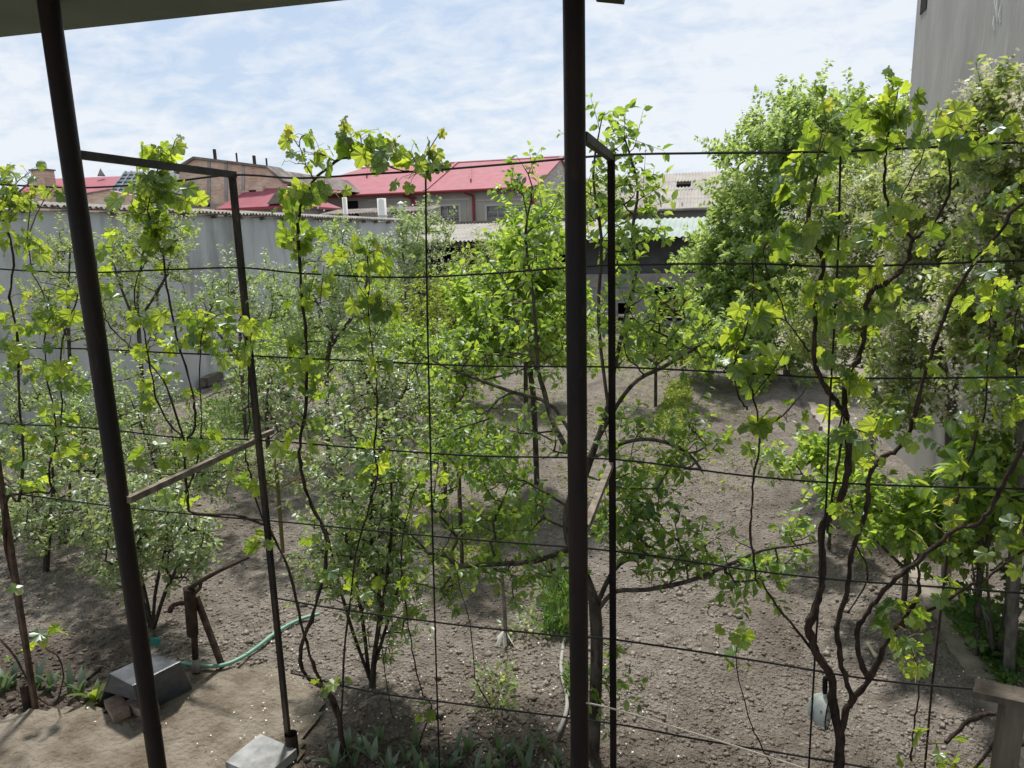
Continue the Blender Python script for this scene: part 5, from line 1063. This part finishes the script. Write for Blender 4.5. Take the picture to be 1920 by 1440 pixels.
vine('slim grape vine rising between the rusty inner post and the vertical wire', [
 ([(640,1345),(648,1200),(668,1040),(693,947),(708,890),(702,843),(707,780),(707,730),(703,687),(695,630),(690,577),(692,507),(688,455)], .01, .004, .55),
 ([(690,560),(670,530),(655,490)], .004, .002, .6), ([(697,640),(720,600),(728,560)], .004, .002, .6)],
 [(688,490,44,30,24),(665,560,26,36,12),(722,585,24,50,16),(710,520,26,24,8),(715,695,22,22,6),(690,640,22,24,5),(690,850,30,30,8)], 54, .75)
vine('thin trailing vine shoots beside the vertical wire over the bare soil', [
 ([(787,1392),(803,1347),(807,1320),(790,1293),(773,1220),(765,1160),(753,1077),(753,1020),(770,940),(800,880)], .008, .004, .35),
 ([(923,1332),(900,1290),(892,1270),(880,1167),(863,1103),(850,1040)], .006, .003, .2), ([(735,1345),(722,1260),(712,1160),(728,1080)], .005, .003, .3)],
 [(810,960,22,40,8),(770,1090,26,26,5),(790,1330,20,20,4)], 55, .8, Yoff=gnd(787, 1392).y-YT, leaf=(.045, .075))
vine('large gnarled grape vine with many canes at the right', [
 ([(1572,1452),(1574,1420),(1574,1377),(1562,1320),(1557,1267),(1531,1227),(1517,1180),(1527,1147),(1540,1100),(1542,1050),(1541,993),(1557,960),(1570,947),(1587,897),(1592,840),(1588,780)], .032, .021, .05),
 ([(1588,780),(1567,753),(1547,727),(1529,680),(1527,637),(1528,580),(1531,540),(1543,513),(1543,480),(1533,467),(1513,433),(1517,393),(1527,353),(1530,310)], .016, .011, .45),
 ([(1588,780),(1582,720),(1592,697),(1613,667),(1622,613),(1627,560),(1640,540),(1673,523),(1693,500),(1707,480),(1704,470),(1713,447)], .019, .013, .4),
 ([(1713,447),(1693,430),(1673,407),(1660,367),(1658,317),(1662,277),(1667,230)], .011, .006, .4),
 ([(1713,447),(1723,440),(1747,423),(1770,387),(1783,340),(1778,300),(1787,277),(1813,247)], .011, .006, .4),
 ([(1673,407),(1690,370),(1715,320),(1742,262)], .005, .003, .3),
 ([(1574,1385),(1587,1333),(1600,1313),(1630,1273),(1647,1237),(1663,1200),(1683,1173),(1700,1150),(1720,1117),(1723,1083),(1720,1057)], .026, .008, .1),
 ([(1600,1313),(1590,1287),(1577,1240),(1570,1187),(1573,1157),(1587,1110),(1593,1060),(1603,1020),(1617,980),(1626,945),(1627,913),(1633,883),(1657,857),(1683,843),(1703,813),(1713,777),(1727,730),(1740,687),(1750,647),(1770,597),(1790,547),(1813,513),(1833,483),(1847,468),(1877,430),(1900,393),(1925,378)], .018, .009, .25),
 ([(1628,1272),(1610,1227),(1610,1177),(1627,1147),(1657,1107),(1690,1077),(1727,1047),(1760,1020),(1793,990),(1830,985),(1847,967),(1863,947),(1880,910),(1900,873),(1925,828)], .017, .012, .25),
 ([(1690,1168),(1753,1140),(1813,1100),(1847,1087),(1897,1047),(1925,1028)], .011, .008, .4),
 ([(1528,1230),(1493,1180),(1447,1123),(1425,1085)], .011, .007, .1),
 ([(1520,660),(1500,637),(1477,603),(1460,557),(1437,507),(1430,470)], .006, .004, .5),
 ([(1590,800),(1578,830),(1566,900),(1556,960),(1552,1000)], .008, .008, 0), ([(1613,667),(1600,690),(1590,740),(1575,800)], .006, .006, 0),
 ([(1603,1020),(1620,1050),(1625,1090),(1590,1150)], .006, .005, .1),
 ([(1420,1090),(1414,1053),(1407,993),(1410,947),(1413,900),(1422,847),(1423,800),(1413,747),(1400,705)], .009, .006, .3),
 ([(1403,768),(1387,747),(1377,707),(1380,667),(1393,630),(1410,567),(1413,500),(1408,460)], .007, .004, .5), ([(1423,807),(1467,780),(1513,727)], .006, .004, .3), ([(1413,740),(1447,697),(1477,647)], .005, .003, .4)],
 [(1410,590,36,40,14),(1390,690,40,24,10),(1430,690,34,24,9),(1470,790,50,24,10),(1400,810,20,20,4),(1440,850,26,20,6),(1390,640,24,30,6),(1430,470,30,30,8),
  (1560,255,46,36,16),(1640,225,60,24,17),(1710,225,60,22,16),(1780,235,50,22,13),(1530,340,40,40,22),(1490,350,30,40,7),(1660,275,40,26,9),(1790,300,36,30,9),(1510,440,56,36,19),(1560,440,40,40,10),(1650,415,44,26,10),(1640,450,40,26,10),(1740,435,40,26,9),(1630,520,40,34,12),(1530,560,50,36,13),(1580,610,40,36,7),
  (1520,700,60,36,16),(1600,640,40,30,6),(1660,560,30,30,6),(1450,600,40,36,9),(1880,400,36,50,13),(1905,330,26,50,7),(1900,250,26,30,7),(1620,840,30,24,4),(1680,830,56,26,12),(1570,960,40,30,9),(1720,800,40,30,6),(1770,700,30,24,4),(1700,1160,36,30,7),(1720,1210,36,40,6),(1780,1130,50,24,7),(1860,1060,40,24,6),(1740,1000,46,34,9),(1880,960,36,30,6),(1560,790,30,30,4)], 56, .4,
 tips=[[(1555,250),(1545,205),(1542,180),(1530,160)],[(1665,215),(1668,180),(1675,155),(1662,140)],[(1672,215),(1680,190),(1684,165)]], leaf=(.046, .084))
vine('young vine shoot standing alone on the soil left of the gnarled vine', [
 ([(1445,1432),(1420,1383),(1403,1343),(1390,1293),(1380,1240),(1384,1190)], .008, .004, .3)], [(1375,1205,30,26,7),(1400,1260,24,20,4)], 58, .6, Yoff=gnd(1445, 1432).y-YT, leaf=(.05, .08))
vine('young vine shoot standing alone on the soil right of the gnarled vine', [
 ([(1708,1425),(1712,1380),(1717,1343),(1723,1293),(1717,1243),(1708,1215)], .008, .004, .3)], [(1722,1225,30,36,9),(1700,1290,26,20,4),(1735,1250,22,22,4)], 59, .6, Yoff=gnd(1708, 1425).y-YT, leaf=(.05, .08))
vine('vine arms sprawling behind the wooden post at the lower right', [
 ([(1860,1452),(1890,1407),(1925,1392)], .026, .02, 0), ([(1773,1393),(1800,1367),(1833,1342),(1880,1337),(1915,1312)], .014, .018, 0), ([(1822,1448),(1863,1393),(1887,1353),(1895,1320)], .012, .01, 0)],
 [(1735,1420,40,22,10),(1800,1430,30,16,5)], 60, 0, leaf=(.05, .08))
vine('right edge vine with bright leaves rising past the gnarled vine', [
 ([(1780,1010),(1793,947),(1810,880),(1833,813),(1847,767),(1850,690),(1858,600),(1862,540)], .009, .004, .4), ([(1900,800),(1905,720),(1900,640),(1912,560)], .006, .003, .4)],
 [(1845,570,36,36,14),(1862,640,36,26,10),(1850,720,40,24,12),(1895,690,26,40,10),(1890,760,36,26,10),(1820,870,26,24,6),(1840,800,30,26,6),(1905,560,20,40,8)], 61, .6, Yoff=.35)

# ------------------------------------------------------------------ low plants
def blade_mesh(name, ln, wd, bend, m, n=5):
    b = MB()
    for i in range(n+1):
        t = i/n; w_ = wd*math.sin(math.pi*min(1, .12+.88*t))**.8*.5 if i < n else 0; z = ln*t*(1-.25*bend*t); y = bend*ln*t*t*.8
        b.v += [(-w_, y-.3*w_, z), (0, y, z), (w_, y-.3*w_, z)]
    for i in range(n):
        k = 3*i; b.f += [(k, k+1, k+4, k+3), (k+1, k+2, k+5, k+4)]
    return b.mesh(name, m, True)
TL = [blade_mesh('leaf', ln, wd, bd, L['tulip']) for ln, wd, bd in ((.22, .05, .3), (.27, .055, .5), (.2, .06, .8), (.25, .045, .2))]
LG = [blade_mesh('leaf', ln, wd, bd, L['lime']) for ln, wd, bd in ((.24, .06, .5), (.2, .065, .9))]
def tuft(name, label, p, meshes, n, grp, spread=.5, sc=1.0):
    o = empty(name, tuple(p), label=label, cat='plant', group=grp); tm = meshes
    for k in range(n):
        q_ = link('leaf', random.choice(tm), o); a = k*2.4+random.uniform(-.4, .4); q_.rotation_euler = (random.uniform(-.1, spread)*-1, 0, a); s = sc*random.uniform(.7, 1.15); q_.scale = (s, s, s); q_.location = (.015*math.cos(a), .015*math.sin(a), -.01)
for i in range(34):
    x = 628+i*13.2+random.uniform(-8, 8); y = random.uniform(1400, 1475)+(-15 if i < 8 else 0)
    tuft('bulb_plant', 'broad leaved green plant in the row along the bottom of the soil', gnd(x, y), TL, random.randint(3, 6), 'broad leaved plants along the bottom', .45, random.uniform(.6, .9))
for i, (x, y) in enumerate(((8, 1298), (25, 1285), (72, 1288), (95, 1293), (130, 1297), (150, 1302))):
    tuft('bulb_plant', ('leftmost','second','third','fourth','fifth','rightmost')[i]+' upright leaved plant in the row by the rusty post', gnd(x, y), TL, 5, 'upright plants by the rusty post', .35, 1.0)
tuft('yellow_green_plant', 'yellow green rosette plant beside the open end of the steel cover', gnd(178, 1313), LG, 9, None, .7, 1.0)
for x, y, lab in ((935, 1285, 'low round leafy plant on the soil below the thin stake'), (985, 1195, 'leafy plant at the edge of the feathery herb bed'), (1010, 1165, 'small leafy plant at the head of the herb bed'), (935, 1330, 'grey leafed seedling on the soil near the lowest wire')):
    p = gnd(x, y); g = np.random.default_rng(int(x)); n = 70; o = empty('leafy_plant', tuple(p), label=lab, cat='plant')
    P = np.array(p)+g.standard_normal((n, 3))*np.array([.1, .1, .02])+np.array([0, 0, .09]); D = P-np.array(p)+g.standard_normal((n, 3))*.05
    b = MB(); [b.tube([(0, 0, -.01), tuple(q_-np.array(p))], [.003, .0015], 3, False) for q_ in P[:24]]; b.build('stems', M['shoot'], o)
    cloud('foliage', P, D, np.array([0, 0, 1])+g.standard_normal((n, 3))*.4, .03+.035*g.random(n), OVAL, L['deep'], o, p, kind='stuff')
def herb(name, label, cat, pts, n, hgt, leaf, m, seed, tm=NARROW, spread=.25):
    g = np.random.default_rng(seed); poly = [(gnd(*q_).x, gnd(*q_).y) for q_ in pts]; X = [q_[0] for q_ in poly]; Yv = [q_[1] for q_ in poly]
    x = g.uniform(min(X), max(X), n*3); y = g.uniform(min(Yv), max(Yv), n*3); ok = inside(x, y, poly); x, y = x[ok][:n], y[ok][:n]; n = len(x)
    den = vnoise(x*1.7+seed, y*1.7)+.5; ok = den > .3; x, y = x[ok], y[ok]; n = len(x)
    z = soil_h(x, y)+hgt*g.random(n)**1.3; P = np.stack([x, y, z], -1); D = g.standard_normal((n, 3))*np.array([spread*2, spread*2, .4])+np.array([0, 0, .6])
    cloud(name, P, D, g.standard_normal((n, 3))+np.array([0, 0, .3]), leaf*(.5+g.random(n)), tm, L[m], kind='stuff', label=label, cat=cat)
herb('herb_bed', 'feathery bright green herb bed left of the middle pole', 'herbs', [(1018,1110),(1070,1100),(1095,1290),(1070,1330),(1020,1200)], 3500, .22, .06, 'grass', 71)
herb('seedling_row', 'sparse row of yellow green seedlings running up the soil', 'seedlings', [(1255,720),(1302,722),(1268,910),(1190,905)], 7500, .09, .055, 'lime', 72, DIAM, .5)
herb('wild_grass', 'patch of tall green grass near the timber beam', 'grass', [(300,880),(380,770),(480,740),(500,800),(460,870),(370,920)], 3500, .3, .1, 'grass', 73)
herb('field_weeds', 'low weeds scattered at the far end of the garden', 'weeds', [(1050,700),(1330,690),(1345,640),(1020,640)], 5000, .18, .08, 'lime', 74, DIAM, .5)
herb('path_weeds', 'tufts of weeds between the rows in the middle of the soil', 'weeds', [(830,1010),(1000,900),(1040,930),(930,1060),(820,1130)], 3000, .08, .045, 'lime', 75, DIAM, .5)
herb('wall_weeds', 'weeds growing in the strip beside the right wall', 'weeds', [(1760,1150),(1830,1130),(1920,1210),(1900,1330)], 1600, .1, .06, 'grass', 76, DIAM, .5)

herb('furrow_weeds', 'thin weeds scattered along the furrows of the soil', 'weeds', [(700,900),(1020,690),(1400,700),(1480,900),(1180,1000),(900,1000)], 5200, .06, .05, 'lime', 77, DIAM, .5)
herb('dry_litter', 'dry straw and dead leaf bits strewn over the soil', 'litter', [(300,1250),(700,800),(1400,760),(1720,1250),(1600,1440),(650,1440)], 2600, .012, .035, 'straw', 78, NARROW, 3.0)
